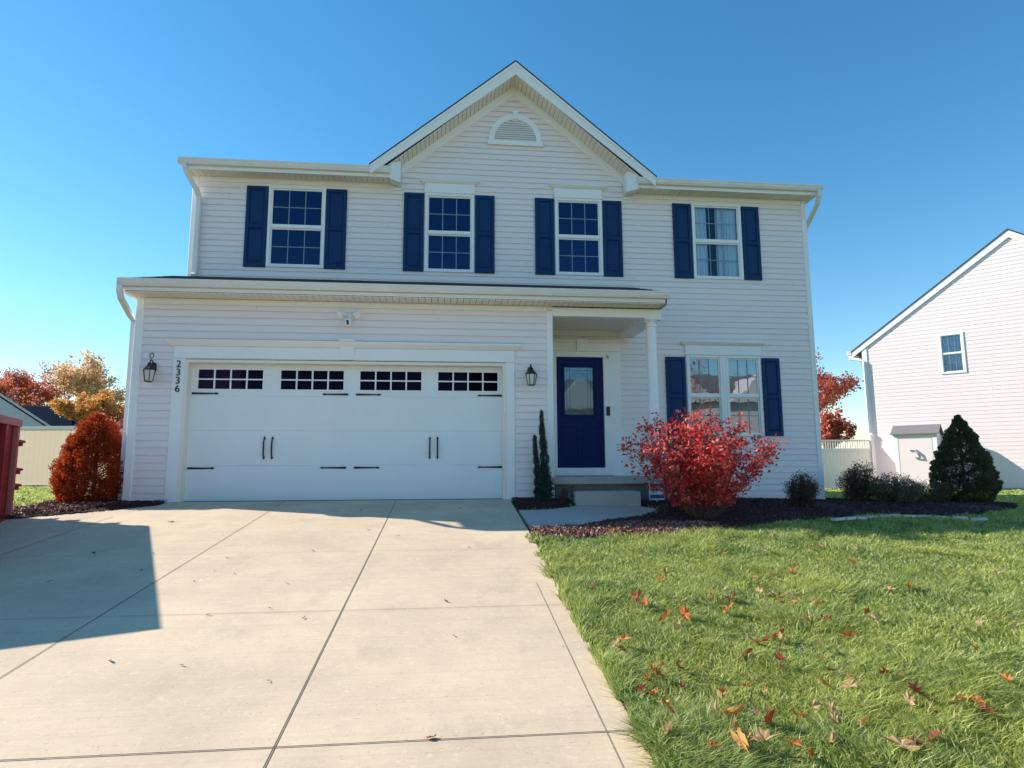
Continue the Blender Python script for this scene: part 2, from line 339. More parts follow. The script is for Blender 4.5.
# ------------------------------------------------------------------ grass
def blades(name,n,region,hlo,hhi,wbase,mt,lean=.8,distw=True,falloff=2.0,near=1.6):
    (xa,xb,ya,yb)=region
    X=[];Y=[];tot=0
    while tot<n:
        x=rng.uniform(xa,xb,200000); y=rng.uniform(ya,yb,200000)
        d=np.hypot(x-CAM.x,y-CAM.y); p=np.clip((near/d)**falloff,0,1) if falloff else np.ones_like(d)
        m=(rng.uniform(size=len(x))<p)&~inbed(x,y)
        wob=.035*np.sin(y*9)+.03*np.sin(y*23+1)+.02*np.sin(y*51)+rng.exponential(.02,len(y))-.05
        edge=np.where(y>-3,4.93,4.93+(y+3)*.031)+wob
        m&=(x>edge)|(x<-1.3)
        X.append(x[m]);Y.append(y[m]);tot+=m.sum()
    x=np.concatenate(X)[:n];y=np.concatenate(Y)[:n]
    d=np.hypot(x-CAM.x,y-CAM.y)
    def fld(a,b,c,s=1): return np.sin(x*a*s+1.7*np.sin(y*b*s+c))*np.cos(y*a*.83*s+1.3*np.sin(x*b*1.1*s-c))
    cl=.5+.5*fld(5.1,3.3,.7); cl2=.5+.5*fld(13,9,2.1); big=.5+.5*fld(1.3,.9,4)
    h=(hlo+(hhi-hlo)*(.35*cl+.3*cl2+.35*rng.uniform(size=n)))*(.75+.4*big)
    h*=np.where(rng.uniform(size=n)<.12,1.3,1)*(.68+.62*np.clip(fld(3.4,2.9,5.)*1.6+.35,0,1)); h*=1+.35*(np.exp(-np.maximum(x-4.9,0)/.18))*(x>4)
    ang=2*math.pi*(.5*fld(2.3,1.9,1.1)+.5*fld(6.1,4.1,3))+rng.normal(0,1.25,n)
    ln=lean*(.35+.9*rng.uniform(size=n))*(.5+cl2)
    dx=np.cos(ang)*ln*h;dy=np.sin(ang)*ln*h
    a2=rng.uniform(0,2*math.pi,n); wd=wbase*(1+ (d/3.2 if distw else 0))*rng.uniform(.6,1.3,n)
    sx=np.cos(a2)*wd/2; sy=np.sin(a2)*wd/2
    z=Hn(x,y)-.012
    zz=h/np.sqrt(1+ln**2*.6)
    P=np.zeros((n,5,3),np.float32)
    P[:,0]=np.stack([x-sx,y-sy,z],1);P[:,1]=np.stack([x+sx,y+sy,z],1)
    P[:,2]=np.stack([x+dx*.32-sx*.85,y+dy*.32-sy*.85,z+zz*.62],1);P[:,3]=np.stack([x+dx*.32+sx*.85,y+dy*.32+sy*.85,z+zz*.62],1)
    P[:,4]=np.stack([x+dx,y+dy,z+zz*.95],1)
    b=np.arange(n)[:,None]*5
    q=b+np.array([[0,1,3,2]]); t=b+np.array([[2,3,4]])
    o=npmesh(name,P.reshape(-1,3),[q,t],mt); tag(o,kind='stuff'); return o
gm=mat('grass_blades',(.1,.2,.03),.55,island=[(.04,.11,.015),(.19,.33,.04),(.42,.52,.16),(.09,.20,.02),(.66,.70,.40),(.26,.40,.05),(.70,.62,.34)],trans=.45,noise=(.8,.5,(.60,.60,.15)),spec=.35)
MT['grass']=gm
blades('grass',560000,(4.8,17,-9.2,1.0),.03,.115,.0031,'grass',1.05)
blades('grass',60000,(10.5,30,-1.0,14),.03,.06,.012,'grass',.8,falloff=0)
blades('grass',26000,(-9,-1.5,-1.2,11),.04,.08,.007,'grass',.9,falloff=0)

# ------------------------------------------------------------------ lap siding
def lap(mb,x0,x1,z0,z1,y,e=.111,ops=(),clip=None,axis='x',sgn=-1,lip=.013,zref=None):
    """horizontal courses; axis 'x': wall lies along x at y facing sgn*y ; axis 'y': wall lies along y (x0,x1 are y's) at x=y facing sgn*x"""
    zref=z0 if zref is None else zref
    def P(a,off,z): return (a,y+sgn*off,z) if axis=='x' else (y+sgn*off,a,z)
    def q(a,b,c,d,flip):
        mb.quad(*( (a,b,c,d) if not flip else (d,c,b,a)))
    flip=(axis=='x' and sgn>0) or (axis=='y' and sgn<0)
    k=math.floor((z0-zref)/e)
    while zref+k*e<z1-1e-6:
        ca=zref+k*e; cb=ca+e; k+=1
        cuts=sorted({max(ca,z0),min(cb,z1)}|{o[i] for o in ops for i in (2,3) if max(ca,z0)<o[i]<min(cb,z1)})
        for za,zb in zip(cuts,cuts[1:]):
            zm=(za+zb)/2; iv=[(x0,x1)]
            for o in ops:
                if o[2]<=zm<=o[3]:
                    nv=[]
                    for a,b in iv:
                        if o[1]<=a or o[0]>=b: nv.append((a,b)); continue
                        if o[0]>a: nv.append((a,o[0]))
                        if o[1]<b: nv.append((o[1],b))
                    iv=nv
            oa=lip*(1-(za-ca)/e); ob=lip*(1-(zb-ca)/e)
            for a,b in iv:
                a0,a1,b0,b1=a,a,b,b
                if clip:
                    l0,r0=clip(za); l1,r1=clip(zb); a0,a1=max(a,l0),max(a,l1); b0,b1=min(b,r0),min(b,r1)
                    if b0<=a0: continue
                    if b1<a1: a1=b1=(a1+b1)/2
                q(P(a0,oa,za),P(b0,oa,za),P(b1,ob,zb),P(a1,ob,zb),flip)
                if e<.13 and abs(zb-ca-e)<1e-6: q(P(a1,-.002,zb),P(b1,-.002,zb),P(b1,-.002,zb+.02),P(a1,-.002,zb+.02),flip)
                elif e>=.13 and abs(za-ca)<1e-6: q(P(a0,0,za),P(b0,0,za),P(b0,oa,za),P(a0,oa,za),flip)
    return mb

# ================================================================== THE HOUSE
YM=1.575
house=thing('house','two storey white vinyl sided house with navy shutters, front gable and attached double garage','house',(5.2,0,0))
house.location=(0,0,0)
def hp(mb,name,m,label=None,smooth=False,parent=None):
    o=mb.build(name,m,parent or house,smooth)
    if label: o['label']=label
    return o
# window openings (x0,x1,z0,z1)
W={1:(.665,1.69,4.11,5.66),2:(3.51,4.44,4.10,5.635),3:(5.985,6.91,4.11,5.64),4:(8.71,9.72,4.11,5.65)}
TW=(8.48,9.96,1.05,2.60)
DO=(5.91,7.0,.33,2.64)
ops=[W[1],W[2],W[3],W[4],TW,DO]
GP=.82; GX=5.2; GZ=7.93
mb=MB()
lap(mb,-.663,11.08,2.85,5.82,YM,ops=ops,zref=-.4)
lap(mb,5.6,11.08,-.25,2.85,YM,ops=ops,zref=-.4)
lap(mb,3.0,7.4,5.82,7.92,YM,zref=-.4,clip=lambda z:(GX-(GZ-z)/GP,GX+(GZ-z)/GP))
# inner backing sheets so no light leaks round the openings are not needed: side and rear walls close the shell
lap(mb,YM,11,-.3,5.85,11.08,axis='y',sgn=1,zref=-.4)
lap(mb,YM,11,-.3,5.85,-.663,axis='y',sgn=-1,zref=-.4)
mb.quad((11.08,11,-.3),(-.663,11,-.3),(-.663,11,5.85),(11.08,11,5.85))
for x,s in ((11.08,1),(-.663,-1)): mb.poly([(x,YM,5.85),(x,11,5.85),(x,6.3,8.0)])
hp(mb,'siding_wall','siding')
mb=MB(); GD=(0,4.88,-.02,2.14)
lap(mb,-.75,5.64,.02,3.14,0,ops=[GD],zref=.02)
lap(mb,0,YM,-.02,3.14,5.6,axis='y',sgn=1,zref=.02)
lap(mb,0,YM,-.02,3.14,-.75,axis='y',sgn=-1,zref=.02)
hp(mb,'siding_wall','siding')
rs=random.Random(4)
for (xa,xb,za,zb_,y) in ((-.5,11.0,3.9,5.7,YM),(7.6,11.0,-.1,2.8,YM),(-.6,5.5,2.5,3.0,0)):
    k=0; z=-.4 if y else .02
    while z<zb_:
        if z>=za and k%2==0:
            x=xa+rs.uniform(0,2.6)
            while x<xb:
                if not any(o[0]-.42<x<o[1]+.42 and o[2]-.25<z+.1<o[3]+.25 for o in ops+[(-.3,5.2,0,2.5)]):
                    mb=MB(); mb.quad((x,y-.0135,z+.002),(x+.004,y-.0135,z+.002),(x+.004,y-.003,z+.1),(x,y-.003,z+.1)); hp(mb,'seam_shadow_line','seam')  # dark sliver paints the shadow line where two siding panels overlap
                x+=rs.uniform(2.4,3.8)
        k+=1; z+=.111
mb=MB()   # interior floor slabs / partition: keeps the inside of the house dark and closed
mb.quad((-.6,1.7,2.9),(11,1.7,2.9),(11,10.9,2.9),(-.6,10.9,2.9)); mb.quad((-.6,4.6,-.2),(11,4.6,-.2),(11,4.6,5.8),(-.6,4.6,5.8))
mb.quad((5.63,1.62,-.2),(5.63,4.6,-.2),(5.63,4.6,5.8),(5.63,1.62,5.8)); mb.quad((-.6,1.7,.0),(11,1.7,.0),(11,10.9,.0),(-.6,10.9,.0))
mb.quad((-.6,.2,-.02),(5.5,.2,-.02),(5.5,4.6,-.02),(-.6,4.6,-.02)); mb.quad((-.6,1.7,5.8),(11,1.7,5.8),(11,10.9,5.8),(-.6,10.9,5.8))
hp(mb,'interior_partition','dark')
for q in ((-.74,-.175,-.004,.1,-.09,.03),(5.02,5.58,-.004,.1,-.09,.03),(5.8,11.07,YM-.004,YM+.1,-.5,-.19)):
    mb=MB(); mb.box(*q); hp(mb,'foundation','found')

# corner boards
for (x0,x1,y0,z0,z1) in ((-.765,-.645,-.022,-.02,3.14),(5.545,5.645,-.024,.0,3.0),(11.0,11.10,YM-.022,-.2,5.82),(-.68,-.58,YM-.022,3.7,5.82)):
    mb=MB(); mb.box(x0,x1,y0,y0+.10,z0,z1,bev=.006); hp(mb,'corner_board','trim')

def dashed_soffit(mb,x0,x1,y0,y1,z,w=.10,gap=.008):
    x=x0
    while x<x1:
        mb.box(x,min(x+w-gap,x1),y0,y1,z,z+.012); x+=w
    mb.box(x0,x1,y0,y1,z+.012,z+.02,m=1)
# gutter profile (y outward negative): k-style
def gutter(x0,x1,yf,zt,name='gutter',h=.105):
    mb=MB(); pr=[(yf,zt),(yf+.004,zt-.022),(yf+.012,zt-.03),(yf+.02,zt-.06),(yf+.045,zt-h),(yf+.11,zt-h),(yf+.11,zt)]
    mb.prism([(x0,a,b) for a,b in pr][::-1],(x1-x0,0,0))
    mb.box(x0-.004,x0,yf-.001,yf+.112,zt-h-.002,zt+.003); mb.box(x1,x1+.004,yf-.001,yf+.112,zt-h-.002,zt+.003)
    return hp(mb,name,'gutter')
# lower roof over garage and porch
gutter(-.87,7.48,-.42,3.27)
mb=MB(); mb.box(-.84,7.44,-.31,-.285,3.10,3.22); mb.box(-.84,7.44,-.325,-.31,3.13,3.15)
hp(mb,'fascia','trim')
mb=MB(); dashed_soffit(mb,-.80,7.43,-.31,-.012,3.085); hp(mb,'soffit',['cream','gapdark'])
mb=MB(); mb.box(-.64,5.54,-.020,.0,3.0,3.075,bev=.004); mb.box(-.64,5.54,-.026,-.02,2.985,3.0); hp(mb,'frieze_board','trim')
mb=MB(); s=.328
def rz(y): return 3.235+s*(y+.40)
mb.prism([(-.86,-.40,rz(-.40)-.012),(-.86,-.40,rz(-.40)+.018),(-.86,YM-.012,rz(YM)+.018),(-.86,YM-.012,rz(YM)-.012)],(8.35,0,0))
for k in range(14):   # shingle courses
    y=-.39+k*.143
    if y+.15>YM-.015: break
    x=-.86
    while x<7.46:
        wd=random.uniform(.16,.34); x2=min(x+wd,7.49); t=random.uniform(.003,.010)
        mb.prism([(x,y,rz(y)+.019),(x,y,rz(y)+.022+t),(x,y+.145,rz(y+.145)+.0195),(x,y+.145,rz(y+.145)+.0185)],(x2-x-.004,0,0)); x=x2
hp(mb,'lower_roof','roof')
# end rakes of the lower roof
for x0,x1 in ((-.86,-.84),(7.472,7.492)):
    mb=MB(); mb.prism([(x0,-.31,3.08),(x0,-.31,rz(-.31)-.015),(x0,YM-.015,rz(YM)-.015),(x0,YM-.015,3.08)],(x1-x0,0,0)); hp(mb,'rake_board','trim')
mb=MB(); mb.box(-.84,-.766,-.285,YM-.01,3.08,3.10); hp(mb,'soffit','cream')
# main roof
mb=MB(); s2=.45
def mz(y): return 5.905+s2*(y-1.2)
yb=YM+.03
mb.prism([(-.80,yb,mz(yb)),(-.80,yb,mz(yb)+.03),(-.80,6.3,mz(6.3)+.03),(-.80,11.5,mz(6.3)+.03-s2*5.2),(-.80,11.5,mz(6.3)-s2*5.2),(-.80,6.3,mz(6.3))],(12.02,0,0))
for a,b in ((-.80,2.9),(7.5,11.22)): mb.prism([(a,1.22,mz(1.22)),(a,1.22,mz(1.22)+.03),(a,yb,mz(yb)+.03),(a,yb,mz(yb))],(b-a,0,0))
hp(mb,'roof','roof')
gutter(-.80,2.90,1.155,5.95); gutter(7.50,11.24,1.155,5.95)
for a,b in ((-.76,2.88),(7.52,11.2)):
    mb=MB(); mb.box(a,b,1.265,1.29,5.78,5.935); hp(mb,'fascia','trim')
for a,b in ((-.75,2.88),(7.54,11.18)):
    mb=MB(); dashed_soffit(mb,a,b,1.29,YM-.012,5.79); hp(mb,'soffit',['cream','gapdark'])
for a,b in ((-.57,2.9),(7.52,10.99)):
    mb=MB(); mb.box(a,b,YM-.022,YM,5.70,5.79,bev=.004); hp(mb,'frieze_board','trim')
for x0,x1 in ((-.78,-.76),(11.2,11.22)):
    mb=MB(); mb.prism([(x0,1.29,5.78),(x0,1.29,5.93),(x0,6.3,mz(6.3)-.02),(x0,6.3,mz(6.3)-.2)],(x1-x0,0,0)); hp(mb,'rake_board','trim')
for a,b in ((11.1,11.2),(-.76,-.68)):
    mb=MB(); mb.box(a,b,1.29,YM+.4,5.785,5.80); hp(mb,'soffit','cream')
# front gable
PZ=8.15; HW=2.67
def gz(x,off=0): return PZ-GP*abs(x-GX)-off
yf=1.155; S=math.sqrt(1+GP*GP)
for sg in (-1,1):
    xe=GX+sg*HW
    mb=MB(); mb.prism([(GX,yf,gz(GX)),(xe,yf,gz(xe)),(xe,yf,gz(xe)-.18),(GX,yf,gz(GX)-.25)],(0,.03,0)); 
    mb.prism([(GX,yf-.012,gz(GX)),(xe,yf-.012,gz(xe)),(xe,yf-.012,gz(xe)-.055),(GX,yf-.012,gz(GX)-.07)],(0,.011,0))
    hp(mb,'rake_board','trim')
    mb=MB(); xe2=GX+sg*(HW+.02)
    mb.prism([(GX,yf-.02,gz(GX)+.012),(xe2,yf-.02,gz(xe2)+.012),(xe2,yf-.02,gz(xe2)+.028),(GX,yf-.02,gz(GX)+.03)],(0,5.2,0)); hp(mb,'gable_roof','roof')
    # sloped vented soffit
    mb=MB(); n=int((HW-.2)*S/.10)
    for k in range(n):
        a=k*.10/S; b=(k*.10+.091)/S
        xa,xb=GX+sg*a,GX+sg*b; za,zb=gz(xa)-.245,gz(xb)-.245
        mb.prism([(xa,yf+.03,za),(xb,yf+.03,zb),(xb,yf+.03,zb+.012),(xa,yf+.03,za+.012)],(0,YM-yf-.045,0))
    xb=GX+sg*(HW-.25)
    mb.prism([(GX,yf+.03,gz(GX)-.232),(xb,yf+.03,gz(xb)-.232),(xb,yf+.03,gz(xb)-.222),(GX,yf+.03,gz(GX)-.222)],(0,YM-yf-.04,0),m=1)
    hp(mb,'soffit',['cream','gapdark'])
    mb=MB(); x1=GX+sg*2.22
    mb.prism([(GX,YM-.024,gz(GX)-.245),(x1,YM-.024,gz(x1)-.245),(x1,YM-.024,gz(x1)-.41),(GX,YM-.024,gz(GX)-.43)],(0,.024,0)); hp(mb,'frieze_board','trim')
    # boxed return at the foot of the rake
    xa,xb=(2.88,3.06) if sg<0 else (7.35,7.53)
    mb=MB(); zl=gz(xa if sg<0 else xb)-.06; zr=gz(xb if sg<0 else xa)-.22
    xo,xi=(xa,xb) if sg<0 else (xb,xa)
    mb.prism([(xo,yf+.031,5.72),(xi,yf+.17,5.72),(xi,yf+.17,gz(xi)-.26),(xo,yf+.031,gz(xo)-.22)],(0,YM-yf-.2,0)); mb.box(min(xa,xb)+.0,max(xa,xb),YM-.03,YM-.001,5.66,5.735)
    hp(mb,'eave_return','trim')
# half round gable vent
mb=MB(); cx,cz,ro,ri=5.23,6.75,.515,.41
def arc(r,y,n=24): return [(cx+r*math.cos(math.pi*k/n),y,cz+r*1.1*math.sin(math.pi*k/n)) for k in range(n+1)]
o_,i_=arc(ro,YM-.045),arc(ri,YM-.045)
for k in range(24): 
    mb.quad(o_[k+1],o_[k],i_[k],i_[k+1]); mb.quad(o_[k],o_[k+1],(o_[k+1][0],YM,o_[k+1][2]),(o_[k][0],YM,o_[k][2])); mb.quad(i_[k+1],i_[k],(i_[k][0],YM,i_[k][2]),(i_[k+1][0],YM,i_[k+1][2]))
mb.box(cx-.54,cx+.54,YM-.06,YM,cz-.09,cz+.0,bev=.006); mb.prism([(cx-.04,YM-.06,cz+.46),(cx+.04,YM-.06,cz+.46),(cx+.055,YM-.06,cz+.62),(cx-.055,YM-.06,cz+.62)],(0,.05,0))
vent=hp(mb,'gable_vent','trim')
mb=MB()
for k in range(11):
    z=cz+.01+k*.045; hw=ri*math.sqrt(max(0,1-((z-cz+.03)/(ri*1.1))**2))
    if hw<.05: continue
    mb.prism([(cx-hw,YM-.034,z),(cx-hw,YM-.030,z+.004),(cx-hw,YM-.012,z+.042),(cx-hw,YM-.014,z+.038)],(2*hw,0,0))
mb.poly([(p[0],YM-.011,p[2]) for p in arc(ri,0)],m=1)
mb.build('louvre',['trim','seam'],vent)

# windows --------------------------------------------------------------
def window(x0,x1,z0,z1,y=YM,parent=house,cols=3,rows=2,curtain=None,fw=.052,glass='glass',grid='grid',label=None,lowgrid=True):
    mb=MB(); zm=(z0+z1)/2-.005
    mb.box(x0,x0+fw,y-.034,y+.05,z0,z1,bev=.006); mb.box(x1-fw,x1,y-.034,y+.05,z0,z1,bev=.006)
    mb.box(x0+fw,x1-fw,y-.033,y+.05,z1-fw,z1,bev=.006); mb.box(x0+fw,x1-fw,y-.033,y+.05,z0,z0+fw*.9,bev=.006)
    mb.box(x0+fw,x1-fw,y-.018,y+.04,zm-.024,zm+.024,bev=.004)
    sf=.024   # sash stiles
    for (za,zb,yy) in ((zm+.024,z1-fw,y-.006),(z0+fw*.9,zm-.024,y+.008)):
        mb.box(x0+fw,x0+fw+sf,yy,yy+.03,za,zb); mb.box(x1-fw-sf,x1-fw,yy,yy+.03,za,zb); mb.box(x0+fw+sf,x1-fw-sf,yy,yy+.03,zb-sf,zb); mb.box(x0+fw+sf,x1-fw-sf,yy,yy+.03,za,za+sf)
    fr=mb.build('window','trim',parent)
    if label: fr['label']=label
    for i,(za,zb,yy) in enumerate(((zm+.024+sf,z1-fw-sf,y+.008),(z0+fw*.9+sf,zm-.024-sf,y+.022))):
        xa,xb=x0+fw+sf,x1-fw-sf
        p=MB(); p.quad((xa,yy,za),(xb,yy,za),(xb,yy,zb),(xa,yy,zb)); p.build('pane',glass,fr)
        if i==0 or lowgrid:
            gmb=MB()
            for k in range(1,cols): gx=xa+(xb-xa)*k/cols; gmb.box(gx-.008,gx+.008,yy-.006,yy-.001,za,zb)
            for k in range(1,rows):
                gz_=za+(zb-za)*k/rows; gmb.box(xa,xb,yy-.0062,yy-.0012,gz_-.008,gz_+.008)
            gmb.build('muntin_grid',grid,fr)
    if curtain:
        for ca,cb in curtain:
            mbc=MB(); n=int((cb-ca)/.012)
            pts=[(ca+(cb-ca)*k/n, y+.085+.028*math.sin(k*.85+ca*7)+.008*math.sin(k*2.3)) for k in range(n+1)]
            for k in range(n): mbc.quad((pts[k][0],pts[k][1],z0+.0),(pts[k+1][0],pts[k+1][1],z0+.0),(pts[k+1][0],pts[k+1][1],z1-.03),(pts[k][0],pts[k][1],z1-.03))
            mbc.build('curtain','curtain',fr,smooth=True)
    return fr
window(*W[1]); window(*W[2]); window(*W[3]); window(*W[4],curtain=[(8.74,9.06),(9.24,9.69)],glass='glassw',label='upper right window with pale curtains drawn half open')
def header(x0,x1,z0,z1,y=YM,cap=.09,parent=house):
    mb=MB(); mb.box(x0,x1,y-.042,y,z0,z1,bev=.005)
    mb.prism([(x0-cap*.4,y-.05,z1),(x0-cap,y-.095,z1+.045),(x0-cap,y-.095,z1+.06),(x1+cap,y-.095,z1+.06),(x1+cap,y-.095,z1+.045),(x1+cap*.4,y-.05,z1)],(0,.09,0))
    return hp(mb,'window_header','trim',parent=parent)
header(3.50,4.45,5.637,5.83); header(5.975,6.92,5.642,5.835)
# twin lower window
window(8.48,9.19,1.05,2.60,cols=3,rows=2,glass='glasslow'); window(9.25,9.96,1.05,2.60,cols=3,rows=2,glass='glasslow')
mb=MB(); mb.box(9.192,9.248,YM-.03,YM+.05,1.05,2.60); hp(mb,'mullion','trim')
header(8.46,9.98,2.602,2.79)

# shutters
shm=MB
def shutter(x0,x1,z0,z1):
    mb=MB(); y=YM-.012; f=.062; zm=(z0+z1)/2
    mb.box(x0,x1,y-.012,y+.01,z0,z1)                      # back board
    fr=[(x0,x0+f,z0,z1),(x1-f,x1,z0,z1),(x0+f,x1-f,z1-f,z1),(x0+f,x1-f,z0,z0+f*1.5),(x0+f,x1-f,zm-f*.55,zm+f*.55)]
    for a,b,c,d in fr: mb.box(a,b,y-.030,y-.0125,c,d,bev=.004)
    for c,d in ((z0+f*1.5,zm-f*.55),(zm+f*.55,z1-f)):      # raised panels
        a0,b0,c0,d0=x0+f+.006,x1-f-.006,c+.008,d-.008; q=.03
        i=len(mb.v); mb.v+=[(a0,y-.013,c0),(b0,y-.013,c0),(b0,y-.013,d0),(a0,y-.013,d0),(a0+q,y-.027,c0+q),(b0-q,y-.027,c0+q),(b0-q,y-.027,d0-q),(a0+q,y-.027,d0-q)]
        for ff in ((0,1,5,4),(1,2,6,5),(2,3,7,6),(3,0,4,7),(4,5,6,7)): mb.f.append(tuple(i+k for k in ff)); mb.mi.append(0)
    return hp(mb,'shutter','shutter')
for x0,x1,z0,z1 in ((.275,.655,4.10,5.635),(1.70,2.075,4.10,5.63),(3.12,3.495,4.10,5.625),(4.455,4.825,4.10,5.625),(5.60,5.97,4.105,5.62),(6.925,7.30,4.105,5.62),(8.325,8.695,4.11,5.62),(9.735,10.09,4.11,5.61),(8.07,8.455,1.06,2.56),(9.985,10.34,1.06,2.56)):
    shutter(x0,x1,z0,z1)

# garage door -----------------------------------------------------------
GYD=.13
mb=MB()    # casing
mb.box(-.172,-.002,-.03,.05,-.09,2.145,bev=.006); mb.box(4.882,5.02,-.03,.05,-.09,2.145,bev=.006)
mb.box(-.172,5.02,-.034,.05,2.147,2.335,bev=.006)
mb.prism([(-.20,-.04,2.336),(-.27,-.10,2.405),(-.27,-.10,2.43),(5.12,-.10,2.43),(5.12,-.10,2.405),(5.05,-.04,2.336)],(0,.098,0))
hp(mb,'garage_door_casing','trim')
mb=MB(); mb.prism([(2.31,-.055,2.147),(2.495,-.055,2.147),(2.515,-.06,2.44),(2.29,-.06,2.44)],(0,.05,0)); mb.box(2.28,2.525,-.115,-.0,2.432,2.47,bev=.006); hp(mb,'keystone','trim')
mb=MB(); mb.box(-.001,.05,-.028,GYD,-.04,2.13); mb.box(4.83,4.881,-.028,GYD,-.04,2.13); mb.box(.05,4.83,-.028,GYD,2.085,2.13); hp(mb,'door_jamb','cream')
gd=MB(); GW=[(.15,1.11),(1.38,2.335),(2.59,3.545),(3.81,4.76)]; wz0,wz1=1.70,2.0
secs=[(.0,.5275),(.5290,1.0575),(1.059,1.5925),(1.594,2.12)]
for i,(a,b) in enumerate(secs):
    if i<3: gd.box(.03,4.85,GYD,GYD+.04,a,b,bev=.0015)
    else:
        zz=[a,wz0,wz1,b]; xx=[.03]+[v for w_ in GW for v in w_]+[4.85]
        gd.box(.03,4.85,GYD,GYD+.04,a,wz0); gd.box(.03,4.85,GYD,GYD+.04,wz1,b)
        for k in range(0,len(xx),2): gd.box(xx[k],xx[k+1],GYD,GYD+.04,wz0,wz1)
gdo=hp(gd,'garage_door','door_white')
mb=MB()    # shallow embossed long panels
for i,(a,b) in enumerate(secs[:3]):
    for k in range(4):
        x0=.10+k*1.185; x1=x0+1.06; y=GYD-.0015
        for (p,q,r_,s_) in ((x0,x1,b-.06,b-.052),(x0,x1,a+.052,a+.06),(x0,x0+.008,a+.06,b-.06),(x1-.008,x1,a+.06,b-.06)): mb.box(p,q,y-.0005,y+.003,r_,s_)
mb.build('panel_moulding','door_white',gdo)
for (a,b) in GW:
    mb=MB(); fw=.018
    mb.box(a-.02,b+.02,GYD-.012,GYD-.001,wz1,wz1+.025,bev=.003); mb.box(a-.02,b+.02,GYD-.012,GYD-.001,wz0-.025,wz0,bev=.003); mb.box(a-.02,a,GYD-.0115,GYD-.001,wz0,wz1); mb.box(b,b+.02,GYD-.0115,GYD-.001,wz0,wz1)
    for k in range(1,4): x=a+(b-a)*k/4; mb.box(x-.011,x+.011,GYD-.010,GYD+.01,wz0,wz1)
    zc=(wz0+wz1)/2; mb.box(a,b,GYD-.009,GYD+.011,zc-.010,zc+.010)
    fr=mb.build('window_frame','trim',gdo)
    p=MB(); p.quad((a,GYD+.015,wz0),(b,GYD+.015,wz0),(b,GYD+.015,wz1),(a,GYD+.015,wz1)); p.build('pane','gglass',gdo)
def hinge(x,z,sg):
    mb=MB(); y=GYD-.010; L_=.40
    mb.prism([(x,y,z-.017),(x+sg*(L_-.06),y,z-.010),(x+sg*(L_-.05),y,z-.020),(x+sg*L_,y,z),(x+sg*(L_-.05),y,z+.020),(x+sg*(L_-.06),y,z+.010),(x,y,z+.017)][::(1 if sg>0 else -1)],(0,.010,0))
    for k in (.04,.16,.28): mb.lathe((x+sg*k,y-.004,z),[(.008,-.004),(.008,.004)],6)
    mb.build('strap_hinge','black',gdo)
for z in (1.628,.49):
    hinge(.07,z,1); hinge(2.41,z,-1); hinge(2.53,z,1); hinge(4.83,z,-1)
for x in (1.175,1.295,3.69,3.81):
    mb=MB(); y=GYD
    mb.tube([(x,y-.01,.93),(x,y-.045,.90),(x,y-.052,.80),(x,y-.045,.69),(x,y-.01,.66)],[.010,.012,.013,.012,.010],8)
    for z,s_ in ((.945,1),(.645,-1)): mb.prism([(x-.022,y-.012,z-.012*s_),(x,y-.012,z+.03*s_),(x+.022,y-.012,z-.012*s_)][::(-1 if s_>0 else 1)],(0,.011,0))
    mb.build('handle','black',gdo)
mb=MB(); mb.box(.03,4.85,GYD-.012,GYD+.03,-.022,-.001); mb.build('bottom_seal','black',gdo)
mb=MB(); mb.box(4.846,4.878,-.05,-.028,1.32,1.56,bev=.004); hp(mb,'door_sensor','trim')

# wall lanterns
def lantern(x,y,z,label,scroll):
    mb=MB(); mb.lathe((x,y-.012,z+.05),[(.001,-.075),(.03,-.07),(.042,-.03),(.042,.03),(.03,.07),(.001,.075)],10)
    mb.tube([(x,y-.02,z+.08),(x,y-.06,z+.14),(x,y-.12,z+.15),(x,y-.15,z+.10),(x,y-.15,z+.055)],.010,6)
    if scroll: mb.tube([(x+.0+.028*math.cos(t),y-.10,z+.215+.04*math.sin(t)) for t in [k*math.pi/6 for k in range(13)]],.007,6)
    ln=hp(mb,'wall_lantern','black',label)
    c=(x,y-.15,z)
    mb=MB(); mb.tube([(c[0],c[1],c[2]+h) for h in (.11,.10,.055,.0,-.012)],[.006,.02,.045,.093,.095],6); mb.tube([(c[0],c[1],z-.178),(c[0],c[1],z-.19)],[.062,.05],6)
    for k in range(6):
        t=k*math.pi/3; mb.tube([(c[0]+.086*math.cos(t),c[1]+.086*math.sin(t),z-.012),(c[0]+.058*math.cos(t),c[1]+.058*math.sin(t),z-.18)],.006,4)
    mb.build('lantern_frame','black',ln)
    mb=MB(); mb.tube([(c[0],c[1],z-.014),(c[0],c[1],z-.178)],[.08,.054],6); mb.build('lamp_glass','lampglass',ln)
lantern(-.45,-.005,1.95,'black lantern left of the garage door with a scroll top',True)
lantern(5.27,-.005,1.95,'black lantern between garage door and porch post',False)

# house number, vertical
def text_mesh(s_,size,name,m,parent,loc,rot=(R(90),0,0)):
    c=bpy.data.curves.new(name,'FONT'); c.body=s_; c.size=size; c.extrude=.004; c.offset=.001; c.align_x='CENTER'
    to=bpy.data.objects.new('t',c); COL.objects.link(to); dg=bpy.context.evaluated_depsgraph_get(); dg.update()
    me=bpy.data.meshes.new_from_object(to.evaluated_get(dg)); bpy.data.objects.remove(to); me.materials.clear(); me.materials.append(MT[m])
    o=bpy.data.objects.new(name,me); COL.objects.link(o); o.parent=parent; o.location=loc; o.rotation_euler=rot; return o
for k,ch in enumerate('2336'):
    o=text_mesh(ch,.15,'house_number_digit','black',house,(-.085,-.036,2.005-k*.125)); o['label']='black digit %s of the vertical house number, place %d from the top'%(ch,k+1)

